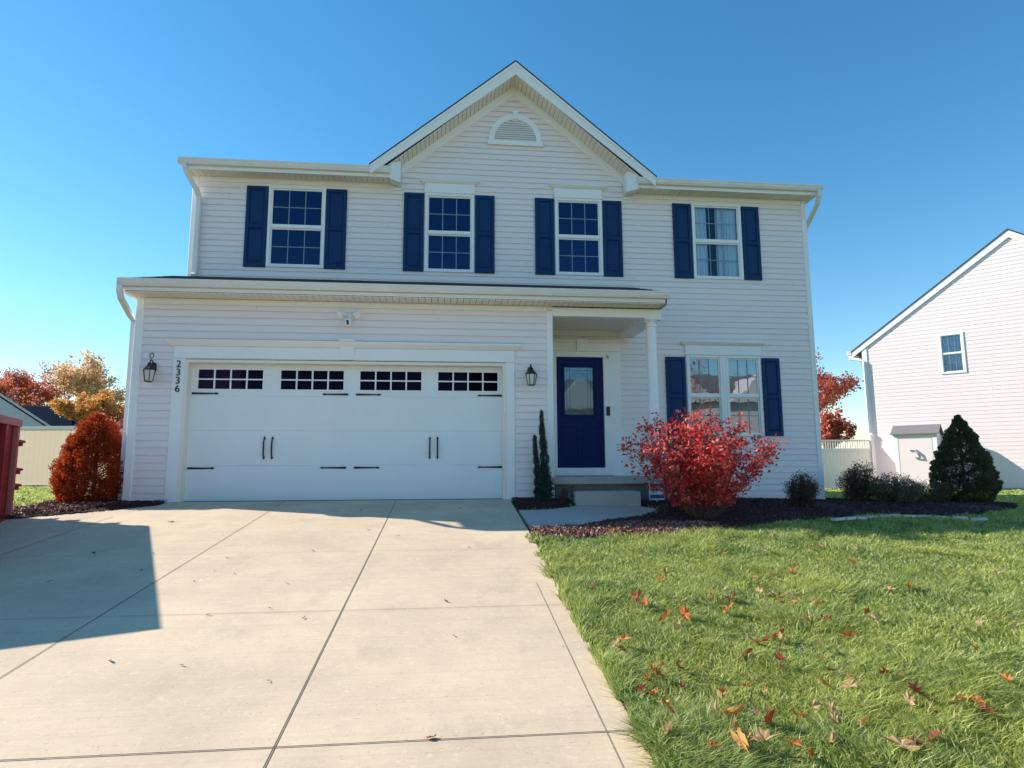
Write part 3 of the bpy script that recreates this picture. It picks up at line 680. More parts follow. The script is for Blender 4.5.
# floodlight with camera
mb=MB(); X,Z=2.42,2.86
mb.lathe((X,-.02,Z-.02),[(.05,-.05),(.055,0),(.05,.05)],12)
fl=hp(mb,'floodlight','trim')
for sg in (-1,1):
    mb=MB(); mb.tube([(X+sg*.03,-.05,Z),(X+sg*.08,-.09,Z+.02)],.018,8); mb.tube([(X+sg*.07,-.07,Z+.04),(X+sg*.10,-.11,Z+.01),(X+sg*.135,-.16,Z-.02)],[.03,.045,.055],12); mb.build('lamp_head','trim',fl,smooth=False)
mb=MB(); mb.tube([(X-.01,-.06,Z-.03),(X-.01,-.07,Z-.09)],.02,8); mb.box(X-.05,X+.035,-.16,-.05,Z-.19,Z-.085,bev=.01); cb=mb.build('camera_body','trim',fl)
mb=MB(); mb.tube([(X-.01,-.163,Z-.125),(X-.01,-.155,Z-.125)],.022,12); mb.tube([(X-.005,-.163,Z-.160),(X-.005,-.155,Z-.160)],.02,12); mb.build('lens','black',cb)

# porch -------------------------------------------------------------------
mb=MB(); mb.box(5.63,7.47,-.012,.14,2.925,3.07,bev=.004); mb.box(7.18,7.47,.14,YM-.01,2.925,3.07); hp(mb,'porch_beam','trim')
mb=MB(); mb.box(5.61,7.18,.14,YM-.01,3.03,3.045); hp(mb,'porch_ceiling','cream')
mb=MB(); mb.box(5.62,7.18,YM-.06,YM-.012,2.93,3.03,bev=.004); hp(mb,'porch_moulding','cream')
mb=MB(); cx,cy=7.325,.10
mb.box(cx-.13,cx+.13,cy-.13,cy+.13,2.895,2.925); mb.box(cx-.12,cx+.12,cy-.12,cy+.12,.335,.375)
mb.lathe((cx,cy,0),[(.115,.375),(.115,.40),(.098,.42),(.098,.44),(.089,1.3),(.083,2.2),(.080,2.78),(.095,2.79),(.095,2.81),(.082,2.82),(.082,2.85),(.11,2.885),(.11,2.895)],24)
hp(mb,'porch_column','trim')
mb=MB(); mb.box(5.60,7.58,-.07,YM-.015,.215,.33,bev=.01); hp(mb,'porch_slab','walk')
mb=MB(); mb.box(5.66,7.50,-.01,YM-.015,-.3,.213); hp(mb,'porch_base','found')
mb=MB(); mb.box(5.86,6.85,-.60,-.012,-.12,.115,bev=.012); hp(mb,'porch_step','walk')
# entry door
mb=MB(); y=YM
mb.box(5.70,5.91,y-.03,y,.33,2.64,bev=.005); mb.box(7.002,7.19,y-.03,y,.33,2.64,bev=.005); mb.box(5.70,7.19,y-.034,y,2.641,2.80,bev=.005)
mb.prism([(5.69,y-.04,2.801),(5.66,y-.07,2.84),(5.66,y-.07,2.855),(7.23,y-.07,2.855),(7.23,y-.07,2.84),(7.2,y-.04,2.801)],(0,.068,0)); hp(mb,'door_casing','trim')
mb=MB(); mb.box(6.355,6.56,y-.085,y-.001,2.63,2.87,bev=.006); hp(mb,'keystone','trim')
mb=MB(); mb.box(5.912,5.97,y-.05,y+.06,.46,2.635,bev=.004); mb.box(6.86,7.0,y-.05,y+.06,.46,2.635,bev=.004); mb.box(5.97,6.86,y-.05,y+.06,2.53,2.635,bev=.004); mb.box(5.912,7.0,y-.06,y+.06,.335,.475,bev=.006)
hp(mb,'storm_door_frame','trim')
mb=MB(); gx0,gx1,gz0,gz1=6.13,6.67,1.45,2.34; yd=y+.0
mb.box(5.972,gx0,yd,yd+.045,.478,2.528); mb.box(gx1,6.858,yd,yd+.045,.478,2.528); mb.box(gx0,gx1,yd,yd+.045,.478,gz0); mb.box(gx0,gx1,yd,yd+.045,gz1,2.528)
for a,b,c,d in ((gx0-.05,gx0-.015,gz0-.04,gz1+.05),(gx1+.015,gx1+.05,gz0-.04,gz1+.05),(gx0-.015,gx1+.015,gz1+.02,gz1+.05),(gx0-.015,gx1+.015,gz0-.04,gz0-.012)): mb.box(a,b,yd-.012,yd-.001,c,d,bev=.004)
for a,b in ((6.06,6.37),(6.45,6.76)):
    for p,q,r_,s_ in ((a,b,1.22,1.24),(a,b,.66,.68),(a,a+.02,.68,1.22),(b-.02,b,.68,1.22)): mb.box(p,q,yd-.008,yd-.001,r_,s_,bev=.003)
fd=hp(mb,'front_door','navy')
mb=MB(); mb.quad((gx0,yd+.02,gz0),(gx1,yd+.02,gz0),(gx1,yd+.02,gz1),(gx0,yd+.02,gz1)); mb.build('pane','leadglass',fd)
mb=MB(); yy=yd+.016; t=.006
def ln(x0,z0,x1,z1): 
    d=Vector((x1-x0,z1-z0)).normalized(); n_=Vector((-d.y,d.x))*t/2
    mb.prism([(x0-n_.x,yy,z0-n_.y),(x1-n_.x,yy,z1-n_.y),(x1+n_.x,yy,z1+n_.y),(x0+n_.x,yy,z0+n_.y)],(0,.003,0))
for x in (gx0+.045,gx0+.10,gx1-.10,gx1-.045): ln(x,gz0,x,gz1)
for z in (gz0+.045,gz0+.10,gz1-.055): ln(gx0,z,gx1,z)
pc=[(gx0+.1+(gx1-gx0-.2)*k/12, gz1-.16+.085*math.sin(math.pi*k/12)) for k in range(13)]
for a,b in zip(pc,pc[1:]): ln(*a,*b)
pc=[(gx0+.1+(gx1-gx0-.2)*k/12, gz1-.20+.085*math.sin(math.pi*k/12)) for k in range(13)]
for a,b in zip(pc,pc[1:]): ln(*a,*b)
for q in (.2,.5,.8): ln(gx0+(gx1-gx0)*q,gz0,gx0+(gx1-gx0)*q,gz0+.10)
mb.build('leading','found',fd)
mb=MB(); mb.box(6.90,6.965,y-.075,y-.051,1.43,1.60,bev=.006); mb.tube([(6.93,y-.077,1.46),(6.93,y-.074,1.46)],.016,12); hp(mb,'doorbell','black')
mb=MB(); mb.tube([(6.945,y-.055,2.50),(6.945,y-.10,2.52),(6.93,y-.055,2.56)],.008,6); hp(mb,'closer_hook','black')

# downspouts
def spout(pts,name='downspout'):
    mb=MB(); mb.tube(pts,.052,4,rot=R(45),flat=.8); 
    for z in (): pass
    return hp(mb,name,'gutter')
spout([(-.70,1.21,5.86),(-.70,1.21,5.78),(-.665,1.26,5.68),(-.55,1.42,5.45),(-.535,1.50,5.36),(-.535,1.51,3.95),(-.54,1.44,3.88)])
spout([(-.85,-.36,3.20),(-.85,-.36,3.08),(-.85,-.31,2.99),(-.84,-.02,2.80),(-.82,.08,2.72),(-.82,.09,-.0)])
spout([(11.19,1.21,5.86),(11.19,1.21,5.76),(11.19,1.30,5.62),(11.16,1.66,5.30),(11.145,1.74,5.2),(11.145,1.75,-.15)])

# ================================================================== NEIGHBOUR HOUSE (right)
nb=thing('house','pale pink sided neighbouring house seen gable end on behind the conifer','house',(21.4,14.82,0),R(-46))
def NP(mb,name,m,label=None,parent=None,smooth=False):
    o=mb.build(name,m,parent or nb,smooth)
    if label: o['label']=label
    return o
ridge=(5.2,9.32); gr=.715; zb=-.42
nop=[(2.70,3.52,4.06,5.66)]
mb=MB(); lap(mb,0,10.4,zb,9.1,0,e=.15,ops=nop,lip=.007,clip=lambda z:(0,10.4) if z<5.45 else (max(0,ridge[0]-(9.14-z)/gr),min(10.4,ridge[0]+(9.14-z)/gr)))
mb.quad((0,0,zb),(0,11,zb),(0,11,5.4),(0,0,5.4)); mb.quad((10.4,0,zb),(10.4,11,zb),(10.4,11,5.4),(10.4,0,5.4)); mb.poly([(0,11,zb),(10.4,11,zb),(10.4,11,5.4),(5.2,11,9.2),(0,11,5.4)])
NP(mb,'siding_wall','siding2')
mb=MB(); mb.quad((0.1,3,zb),(10.3,3,zb),(10.3,3,5.3),(.1,3,5.3)); NP(mb,'interior_partition','dark')
mb=MB(); mb.box(-.02,.16,-.035,.02,zb,5.5); NP(mb,'corner_board','trim')
for sg in (-1,1):
    mb=MB(); xe=5.2+sg*5.72; ze=ridge[1]-gr*5.72
    mb.prism([(5.2,-.06,ridge[1]),(xe,-.06,ze),(xe,-.06,ze-.24),(5.2,-.06,ridge[1]-.28)],(0,.06,0)); NP(mb,'rake_board','trim')
    mb=MB(); mb.prism([(5.2,-.08,ridge[1]+.004),(xe,-.08,ze+.004),(xe,-.08,ze+.05),(5.2,-.08,ridge[1]+.06)],(0,11.4,0)); NP(mb,'roof','roof')
mb=MB(); mb.box(-.58,-.42,-.08,11.2,5.20,5.36); NP(mb,'gutter','trim')
mb=MB(); mb.tube([(-.5,-.0,5.20),(-.5,-.02,5.05),(-.1,-.06,4.95),(.05,-.08,4.85),(.05,-.08,zb)],.06,4,rot=R(45)); NP(mb,'downspout','trim')
mb=MB(); mb.box(.15,10.4,-.03,.0,zb-.05,zb+.10); NP(mb,'foundation','found')
window(2.70,3.52,4.06,5.66,y=0,parent=nb,cols=3,rows=2,fw=.085,curtain=[(2.74,3.48)],glass='glassn')

# shed against the neighbour wall
sh=thing('storage_shed','small white sided garden shed with grey roof against the neighbouring house wall','shed',(21.4,14.82,0),R(-46))
def SP(mb,name,m,label=None): 
    o=mb.build(name,m,sh); 
    if label: o['label']=label
    return o
sx0,sx1,sy0,sy1=1.12,2.50,-1.4,-.10
mb=MB(); lap(mb,sx0,sx1,-.36,1.70,sy0,e=.10,lip=.008); lap(mb,sy0,sy1,-.36,1.66,sx1,e=.10,axis='y',sgn=1,lip=.008); lap(mb,sy0,sy1,-.36,1.66,sx0,e=.10,axis='y',sgn=-1,lip=.008)
for x in (sx0,sx1): mb.poly([(x,sy0,1.66),(x,sy1,1.66),(x,(sy0+sy1)/2,2.02)])
mb.quad((sx0,sy1,-.36),(sx1,sy1,-.36),(sx1,sy1,1.66),(sx0,sy1,1.66)); SP(mb,'wall','siding2')
mb=MB()
for a,b in ((sx0-.012,sx0+.13),(sx1-.13,sx1+.012)): mb.box(a,b,sy0-.03,sy0+.1,-.36,1.60)
mb.box(sx0-.03,sx1+.03,sy0-.035,sy0+.04,1.60,1.74); SP(mb,'trim_board','trim')
mb=MB(); mb.box(sx0+.15,sx1-.15,sy0-.028,sy0-.010,-.34,1.54)
dr=SP(mb,'door','siding2')
mb=MB(); mb.box(1.62,1.80,sy0-.06,sy0-.03,1.07,1.11); mb.tube([(1.8,sy0-.05,1.10),(1.9,sy0-.10,.98),(1.95,sy0-.10,.82),(1.80,sy0-.06,.80)],.05,8,flat=.5); mb.build('latch','steel',dr)
mb=MB(); ym=(sy0+sy1)/2
mb.prism([(sx0-.1,sy0-.12,1.69),(sx0-.1,sy0-.12,1.73),(sx0-.1,ym,2.09),(sx0-.1,sy1+.08,1.73),(sx0-.1,sy1+.08,1.69),(sx0-.1,ym,2.05)],(sx1-sx0+.2,0,0)); SP(mb,'roof','roofgrey')

# ================================================================== FENCES
def fence(name,label,p0,p1,h,zbase,lattice,npost,capball=False,first=True,last=True,z1=None):
    p0=Vector((*p0,0)); p1=Vector((*p1,0)); d=p1-p0; L_=d.length; ang=math.atan2(d.y,d.x)
    t=thing(name,label,'fence',(p0.x,p0.y,zbase),ang)
    hs=h-.34 if lattice else h-.06
    for k in range(npost-1):
        a=L_*k/(npost-1)+.06; b=L_*(k+1)/(npost-1)-.06
        mb=MB(); x=a
        while x<b-.01:
            x2=min(x+.15,b); mb.box(x,x2-.004,-.006,.0,.04,hs-.10,bev=.003); x=x2
        mb.build('panel','vinyl' if lattice else 'vpanel',t)
        for q in [(hs-.10,hs),(0,.05)]+([(h-.05,h+.02)] if lattice else []):
            mb=MB(); mb.box(a-.02,b+.02,-.025,.025,*q); mb.build('rail','vinyl',t)
        if lattice:
            mb=MB(); x=a+.03
            while x<b: mb.box(x,x+.035,-.014,.014,hs,h-.05); x+=.10
            mb.build('lattice','vinyl',t)
    for k in range(npost):
        if (k==0 and not first) or (k==npost-1 and not last): continue
        x=L_*k/(npost-1); mb=MB(); mb.box(x-.064,x+.064,-.064,.064,-.05,h+.05); mb.prism([(x-.08,-.08,h+.05),(x+.08,-.08,h+.05),(x+.08,.08,h+.05),(x-.08,.08,h+.05)],(0,0,.03))
        if capball: mb.lathe((x,0,h+.08),[(.03,0),(.035,.02),(.09,.06),(.11,.12),(.09,.18),(.03,.22)],12)
        else: mb.tube([(x,0,h+.08),(x,0,h+.12)],[.1,.02],4,rot=R(45))
        mb.build('post','vinyl',t)
    return t
fence('vinyl_fence','cream privacy fence behind the rust red conifer, right section beyond the join post',(-7.0,10.75),(-.9,10.2),1.80,0,False,4)
fence('vinyl_fence','cream privacy fence behind the red steel container, section left of the join post',(-7.2,10.77),(-14,11.3),1.88,0,False,4,first=False)
fence('lattice_fence','white vinyl fence with open baluster top between the two houses',(21.42,14.70),(12.2,15.6),1.95,-.37,True,5,capball=True)

# ================================================================== VEGETATION
def quadcloud(parent,name,mt,V,f,label=None):
    o=npmesh(name,V,f,mt,parent)
    if label: o['label']=label
    return o
def tree(name,label,cat,loc,h,spread,leafmat,nleaf,leaf=.12,trunk_h=.25,r0=.16,seed=1,levels=4,group=None,ntop=None,droop=0,leaf_low=.0,bare=0.):
    rnd=random.Random(seed); t=thing(name,label,cat,loc,0,group)
    mb=MB(); tips=[]
    def grow(p,d,L_,r,lv):
        n=3; pts=[p]; rr=[r]; q=p.copy(); dd=d.copy()
        for k in range(n):
            dd=(dd+Vector((rnd.uniform(-.22,.22),rnd.uniform(-.22,.22),rnd.uniform(-.06,.14)))).normalized()
            q=q+dd*L_/n; pts.append(q.copy()); rr.append(r*(1-.5*(k+1)/n))
            if lv<=1: tips.append((q.copy(),lv))
        mb.tube(pts,rr,6 if lv>2 else 4)
        if lv<=0: return
        nb_=rnd.randint(3,4) if lv>1 else rnd.randint(3,5)
        for k in range(nb_):
            a=rnd.uniform(0,2*math.pi); base=pts[rnd.choice([2,3,3])] if k else pts[3]
            ax=Vector((math.cos(a),math.sin(a),0)); tilt=rnd.uniform(.35,.95)*spread
            nd=(dd+ax*tilt+Vector((0,0,.25))).normalized()
            grow(base,nd,L_*rnd.uniform(.62,.85),rr[-1]*rnd.uniform(.7,.95),lv-1)
    L0=h*trunk_h
    grow(Vector((0,0,-.1)),Vector((rnd.uniform(-.05,.05),rnd.uniform(-.05,.05),1)),L0,r0,levels)
    mb_top=max(v[2] for v in mb.v); k=h/mb_top
    mb.v=[(a*k,b*k,c*k) for a,b,c in mb.v]
    mb.build('trunk','bark',t)
    if nleaf:
        T=np.array([list(p*k) for p,l in tips if p.z*k>h*leaf_low and rnd.random()>bare]); pick=rng.integers(0,len(T),nleaf)
        c=T[pick]+rng.normal(0,h*.018,(nleaf,3)); V,f=cards(c,1,leaf,leaf*.8,bend=.3)
        quadcloud(t,'crown',leafmat,V,f)
    return t
tree('autumn_tree','rust orange tree above the grey gable at the left edge','tree',(-36.3,52,-.3),9.8,1.5,'l_rust',12000,.22,.3,.22,11,leaf_low=.25)
tree('autumn_tree','reddish purple half bare tree, between the orange tree and the pale gold one','tree',(-33.8,54,-.3),10.6,1.2,'l_maroon',3800,.20,.3,.2,12,leaf_low=.3)
tree('autumn_tree','pale gold thin leaved tree, tallest behind the cream fence','tree',(-28.0,50,-.3),10.9,1.3,'l_pale',6500,.24,.28,.2,13,leaf_low=.3)
tree('autumn_tree','golden orange bushy tree right behind the dark roofs','tree',(-16.6,30,-.2),5.5,1.5,'l_gold',11000,.15,.2,.16,14)
tree('bare_tree','bare grey tree rising beside the left corner of the house','tree',(-26.6,53,-.3),10.6,.9,'l_pale',0,.2,.3,.16,15)
tree('bare_tree','thin bare maroon tree standing in front of the orange tree at far left','tree',(-31.6,48,-.3),8.0,1.1,'l_maroon',1200,.2,.3,.15,18)
tree('red_tree','red leaved tree seen between the two houses above the lattice fence','tree',(25.0,27.5,-.4),8.4,1.6,'l_redtree',9000,.15,.2,.16,16)
tree('autumn_tree','low orange red tree behind the red one over the lattice fence','tree',(30.2,33.0,-.4),5.0,1.4,'l_redtree',6000,.2,.2,.14,17)

def shrub(name,label,loc,h,rx,leafmat,nleaf,leaf,nstem,seed,group=None,open_=1.,base=.0,dense=False,sub=3,tw=.006,cat='shrub',fan=.42):
    rnd=random.Random(seed); t=thing(name,label,cat,loc,0,group); mb=MB(); tips=[]
    for k in range(nstem):
        a=rnd.uniform(0,2*math.pi); sp=math.sqrt(rnd.random())
        top=Vector((math.cos(a)*rx*sp*rnd.uniform(.85,1.08),math.sin(a)*rx*sp*.85,h*(1-fan*sp*sp)*rnd.uniform(.78,1.03)))
        st=Vector((math.cos(a)*.12*rnd.random(),math.sin(a)*.12*rnd.random(),-.05)); mid=st.lerp(top,.45)+Vector((math.cos(a)*.10*sp,math.sin(a)*.10*sp,-.0))+Vector([rnd.uniform(-.05,.05)]*3)
        pts=[]; 
        for q in range(7):
            u=q/6; p=st*(1-u)**2+mid*2*u*(1-u)+top*u*u; pts.append(p+Vector((rnd.uniform(-.012,.012),rnd.uniform(-.012,.012),0)))
        mb.tube(pts,[tw*(1.3-u/6) for u in range(7)],4)
        for q in range(2,7):
            for j in range(sub):
                d=Vector((rnd.uniform(-1,1),rnd.uniform(-1,1),rnd.uniform(-.15,1))).normalized()*h*rnd.uniform(.06,.17)
                e=pts[q]+d; mb.tube([pts[q],pts[q].lerp(e,.5)+Vector((0,0,.01)),e],[tw*.55,tw*.45,tw*.3],3)
                for w_ in (.35,.6,.8,1.): tips.append(pts[q].lerp(e,w_))
    mb.build('stems','twig',t)
    T=np.array([list(p) for p in tips if p.z>base*h]); pick=rng.integers(0,len(T),nleaf)
    c=T[pick]+rng.normal(0,.022*open_,(nleaf,3)); c[:,2]=np.maximum(c[:,2],.02)
    V,f=cards(c,1,leaf,leaf*.5,bend=.25); quadcloud(t,'foliage',leafmat,V,f)
    return t
bb=shrub('burning_bush','large crimson burning bush with bare twigs showing in front of the twin window','' or (7.42,-1.50,-.22),1.36,1.06,'l_burn',9800,.066,95,3,base=.05,sub=4,open_=1.7,tw=.0045,fan=.28)
shrub('burning_bush','pinkish red bush beside the left garage wall behind the rust conifer',(-2.75,4.6,0),1.75,.75,'l_pink',5000,.05,60,5,base=.1)
shrub('boxwood','small dark boxwood with upright tips at the right front corner of the house',(9.55,-.30,-.16),.52,.25,'l_box',5200,.03,60,6,open_=1.2,sub=4,tw=.004)
shrub('dark_shrub','dark shrub with red leaves on top just right of the house corner',(11.55,1.2,-.18),.70,.36,'l_box',6000,.036,60,7,open_=1.4,tw=.004)
shrub('dark_shrub','low dark green shrub with thin upright shoots, second right of the house corner',(12.0,.9,-.19),.50,.55,'l_con',8500,.036,80,8,open_=1.4,tw=.004)
shrub('sparse_shrub','low sparse olive shrub between the dark shrubs and the green conifer',(13.35,1.75,-.22),.42,.52,'l_low',2600,.035,50,9,open_=1.2,tw=.004)
shrub('boxwood','dark rounded shrub half hidden behind the crimson bush',(7.9,-.2,-.15),.75,.36,'l_box',5200,.032,60,10,open_=1.3,tw=.004)
shrub('low_shrub','low rusty shrub at the base of the neighbouring wall by the right edge',(25.0,12.9,-.38),.5,.75,'l_rust',2200,.07,40,21,tw=.006)
shrub('boxwood','small red tipped seedling at the foot of the porch step',(5.78,-.42,-.05),.26,.10,'l_box',500,.03,14,23,tw=.003)

def conifer(name,label,loc,h,rad,leafmat,n,L,Wd,seed,prof,lump=.12,upw=.7,cat='conifer',group=None,core='l_con'):
    rr=np.random.default_rng(seed); t=thing(name,label,cat,loc,0,group)
    mb=MB(); mb.tube([(0,0,-.05),(0,0,h*.5),(0,0,h*.96)],[rad*.07,rad*.05,.006],6)
    for k in range(26):
        a=rr.uniform(0,6.28); z=rr.uniform(.05,.85)*h; ra=np.interp(z/h,[p[0] for p in prof],[p[1] for p in prof])*rad*.8
        mb.tube([(0,0,z*.8),(math.cos(a)*ra,math.sin(a)*ra,z)],[.012,.004],4)
    mb.build('trunk','bark',t)
    # lumps of spray on the hull
    K=460; zc=rr.uniform(0,1,K); ac=rr.uniform(0,6.28,K); rs=np.interp(zc,[p[0] for p in prof],[p[1] for p in prof])*rad
    keep=rr.uniform(size=K)<np.clip(rs/rad+.15,0,1); zc,ac,rs=zc[keep],ac[keep],rs[keep]; K=len(zc)
    jit=1+rr.normal(0,lump*.5,K)
    C_=np.stack([np.cos(ac)*rs*jit*.9,np.sin(ac)*rs*jit*.9,zc*h*(1-.03)],1); sz=rad*lump*rr.uniform(.7,1.5,K)
    pick=rr.integers(0,K,n); dn=rr.normal(size=(n,3)); dn/=np.linalg.norm(dn,axis=1)[:,None]
    c=C_[pick]+dn*(sz[pick]*rr.uniform(.35,1,n)**.6)[:,None]
    # inner fill so nothing shows straight through
    m=n//3; z2=rr.uniform(.02,.97,m); r2=np.interp(z2,[p[0] for p in prof],[p[1] for p in prof])*rad*np.sqrt(rr.uniform(.1,.85,m)); a2=rr.uniform(0,6.28,m)
    c=np.concatenate([c,np.stack([np.cos(a2)*r2,np.sin(a2)*r2,z2*h],1)])
    c[:,2]=np.maximum(c[:,2],.01)
    out=c.copy(); out[:,2]=0; out/=np.linalg.norm(out,axis=1)[:,None]+1e-6; out[:,2]=upw
    V,f=cards(c,.55,L,Wd,up=out,bend=.2); quadcloud(t,'foliage',leafmat,V,f)
    return t
PC=[(0,.5),(.06,.82),(.2,1.0),(.38,.96),(.6,.76),(.8,.50),(.93,.26),(1,.04)]
conifer('arborvitae','rust red bronzed conifer at the left end of the driveway mulch','' or (-1.28,.22,-.02),1.36,.53,'l_arb',42000,.036,.02,31,PC,lump=.14,upw=.6)
conifer('arborvitae','dark green cone shaped conifer in the mulch bed at the right',(14.3,1.92,-.27),1.80,.60,'l_con',70000,.035,.02,32,[(0,.5),(.06,.84),(.18,.99),(.36,.97),(.55,.76),(.75,.48),(.9,.22),(1,.01)],lump=.075,upw=.5)
# slender juniper with two spires
jt=thing('juniper','slim dark juniper with two spires beside the garage corner','conifer',(5.40,-.28,-.04))
for (dx,hh,rr_,sd) in ((.03,1.36,.07,1),(-.08,.98,.045,2),(.05,.60,.09,3)):
    n=3600; r2=np.random.default_rng(sd); z=r2.uniform(0,1,n)**.9; prof=np.interp(z,[0,.1,.3,.6,.85,1],[.8,1.05,1.1,.8,.42,.06])*(1+.35*np.sin(z*40+dx*50)*.6)
    a=r2.uniform(0,6.28,n); q=rr_*prof*np.sqrt(r2.uniform(.1,1,n))
    c=np.stack([dx+np.cos(a)*q+.02*np.sin(z*5),np.sin(a)*q,z*hh+.02],1); o=c-np.array([dx,0,0]); o[:,2]=0; o/=np.linalg.norm(o,axis=1)[:,None]; o=o*.8; o[:,2]=1.0; c+=r2.normal(0,.008,(n,3))
    V,f=cards(c,.75,.06,.012,up=o); quadcloud(jt,'foliage','l_jun',V,f)
mb=MB(); mb.tube([(.03,0,-.03),(.03,0,1.0)],[.014,.004],6); mb.tube([(.0,0,-.03),(-.075,0,.8)],[.011,.003],6); mb.build('trunk','bark',jt)

# ================================================================== LEFT NEIGHBOUR BUILDINGS
lh=thing('outbuilding','pale grey gabled building behind the cream fence at the left edge','building',(-14.25,22.1,0),R(33))
mb=MB(); pk=6.2; 
mb.prism([(-9.8,0,-.2),(-.15,0,-.2),(-.15,0,2.33),(-5,0,5.8),(-9.8,0,2.33)],(0,7,0)); mb.build('wall','wallgrey',lh)
mb=MB(); mb.prism([(.1,-.12,2.22),(-5,-.12,5.87),(-5,-.12,5.97),(.1,-.12,2.34)],(0,7.3,0)); mb.prism([(-10,-.12,2.22),(-5,-.12,5.87),(-5,-.12,5.97),(-10,-.12,2.34)][::-1],(0,7.3,0)); mb.build('roof','wallgrey',lh)
mb=MB(); mb.box(-.35,.2,-.15,-.125,2.16,2.28); mb.build('eave_trim','roofbrown',lh)
dh=thing('house','low dark roofed house beyond the pale grey gabled building','house',(-21.5,34,0))
mb=MB(); mb.box(-6,4.6,0,6,-.3,3.0); mb.build('wall','wallgrey',dh)
mb=MB(); mb.prism([(-6.2,-1.2,2.9),(-1.3,-1.2,2.9),(-1.3,1.8,4.62),(-6.2,1.8,4.62)],(0,0,.08)); mb.prism([(-6.2,1.8,4.62),(-1.3,1.8,4.62),(-1.3,7,2.9),(-6.2,7,2.9)],(0,0,.08)); mb.build('roof','roofbrown',dh,)
mb=MB(); mb.prism([(-1.28,-1.2,2.9),(2.1,-1.2,2.9),(2.1,1.2,4.66),(-1.28,1.2,4.66)],(0,0,.08)); mb.box(-1.28,2.1,-1.15,1.2,2.95,4.5); mb.build('roof','roofnavy',dh)
mb=MB(); mb.box(2.12,4.7,-1.0,3.0,3.0,4.02); mb.box(2.12,4.7,-1.1,3.0,4.02,4.08); mb.build('roof','roofnavy',dh)

# houses and a tree across the street: they show only as reflections in the glass
for i,(x,y_,wd,hh,lab) in enumerate(((23.5,-30,11,6.6,'pale house with two gables across the street, right one behind the viewer'),(11,-31,10,6.2,'pale house across the street, left one behind the viewer'))):
    oh=thing('house',lab,'house',(x,y_,-1.6)); mb=MB(); mb.box(-wd/2,wd/2,-8,0,0,hh); 
    for s_ in (-.25,.25): mb.prism([(wd*s_-2.4,.3,hh),(wd*s_+2.4,.3,hh),(wd*s_,.3,hh+2.1)],(0,-4,0))
    mb.build('wall','siding2',oh)
    mb=MB(); mb.prism([(-wd/2-.3,.3,hh),(-wd/2-.3,-4,hh+2.6),(-wd/2-.3,-8.3,hh)],(wd+.6,0,0)); mb.build('roof','roofgrey',oh)
tree('bare_tree','bare street tree across the road behind the viewer','tree',(17.5,-24,-1.5),8.5,.9,'l_rust',700,.15,.28,.13,41)

# ================================================================== SMALL THINGS
# steel container at the left edge
ax=math.atan2(-.952,.306)   # long side runs from B1 towards B2
dm=thing('dumpster','dark red steel roll off dumpster standing on the driveway at the left edge','dumpster',(-1.57,-1.14,-.02),ax)
Ld,Wd_,Hd=3.5,2.1,1.05; z0=-.10-.0
# local x along the long side, local y negative = away to the left
def DB(mb,n,m): return mb.build(n,m,dm)
slope=-.104*.92   # ground drops along the long side
mb=MB(); mb.box(.04,Ld-.04,-.06,-.04,z0-.3,Hd); mb.box(.04,Ld-.04,-Wd_+.04,-Wd_+.06,z0-.3,Hd); mb.box(.04,.06,-Wd_+.06,-.06,z0-.1,Hd); mb.box(Ld-.06,Ld-.04,-Wd_+.06,-.06,z0-.3,Hd); mb.box(.06,Ld-.06,-Wd_+.06,-.06,.08,.12)
DB(mb,'body','red')
mb=MB(); mb.box(-.03,Ld+.03,-.07,.03,Hd,Hd+.09,bev=.01); mb.box(-.03,Ld+.03,-Wd_-.03,-Wd_+.07,Hd,Hd+.09,bev=.01); mb.box(-.03,.07,-Wd_+.07,-.07,Hd,Hd+.09); mb.box(Ld-.07,Ld+.03,-Wd_+.07,-.07,Hd,Hd+.09); DB(mb,'top_rail','redlight')
for k in range(8):
    x=.0+k*(Ld-.08)/7; mb=MB(); mb.box(x,x+.08,-.04,.02,z0-.05-.096*x,Hd-.001,bev=.008); DB(mb,'side_post','redlight' if k%2==0 else 'red')
for z in (.86,.50,.30):
    mb=MB(); mb.tube([(-.02,.0,z),(-.06,.03,z),(-.10,.06,z)],[.03,.024,.014],6); mb.box(-.06,.0,-.03,.05,z-.06,z-.01); DB(mb,'hinge_lug','red')

mb=MB(); mb.box(0,Ld,-.05,.015,z0-.12,z0+.0); DB(mb,'skid_rail','red')

# security sign
sg=thing('yard_sign','small blue and white yard sign on a stake in front of the porch slab','sign',(7.22,-.22,-.09),R(4))
mb=MB(); mb.box(-.012,.012,.0,.012,-.05,.12); mb.build('stake','steel',sg)
mb=MB(); mb.box(-.125,.125,-.012,.0,.06,.33,bev=.008); mb.build('panel','signwhite',sg)
mb=MB()
for a,b,c,d in ((-.115,.115,.24,.315),(-.115,.115,.085,.145),(-.115,-.02,.205,.228),(.0,.115,.205,.225)): mb.box(a,b,-.016,-.0125,c,d)
mb.build('printed_band','signblue',sg); mb=MB(); mb.box(-.10,.0,-.0165,-.0125,.165,.19); mb.build('printed_band','signteal',sg)

ORD=['first','second','third','fourth','fifth','sixth','seventh','eighth','ninth','tenth','eleventh','twelfth','thirteenth','fourteenth','fifteenth','sixteenth','seventeenth','eighteenth','nineteenth','twentieth']
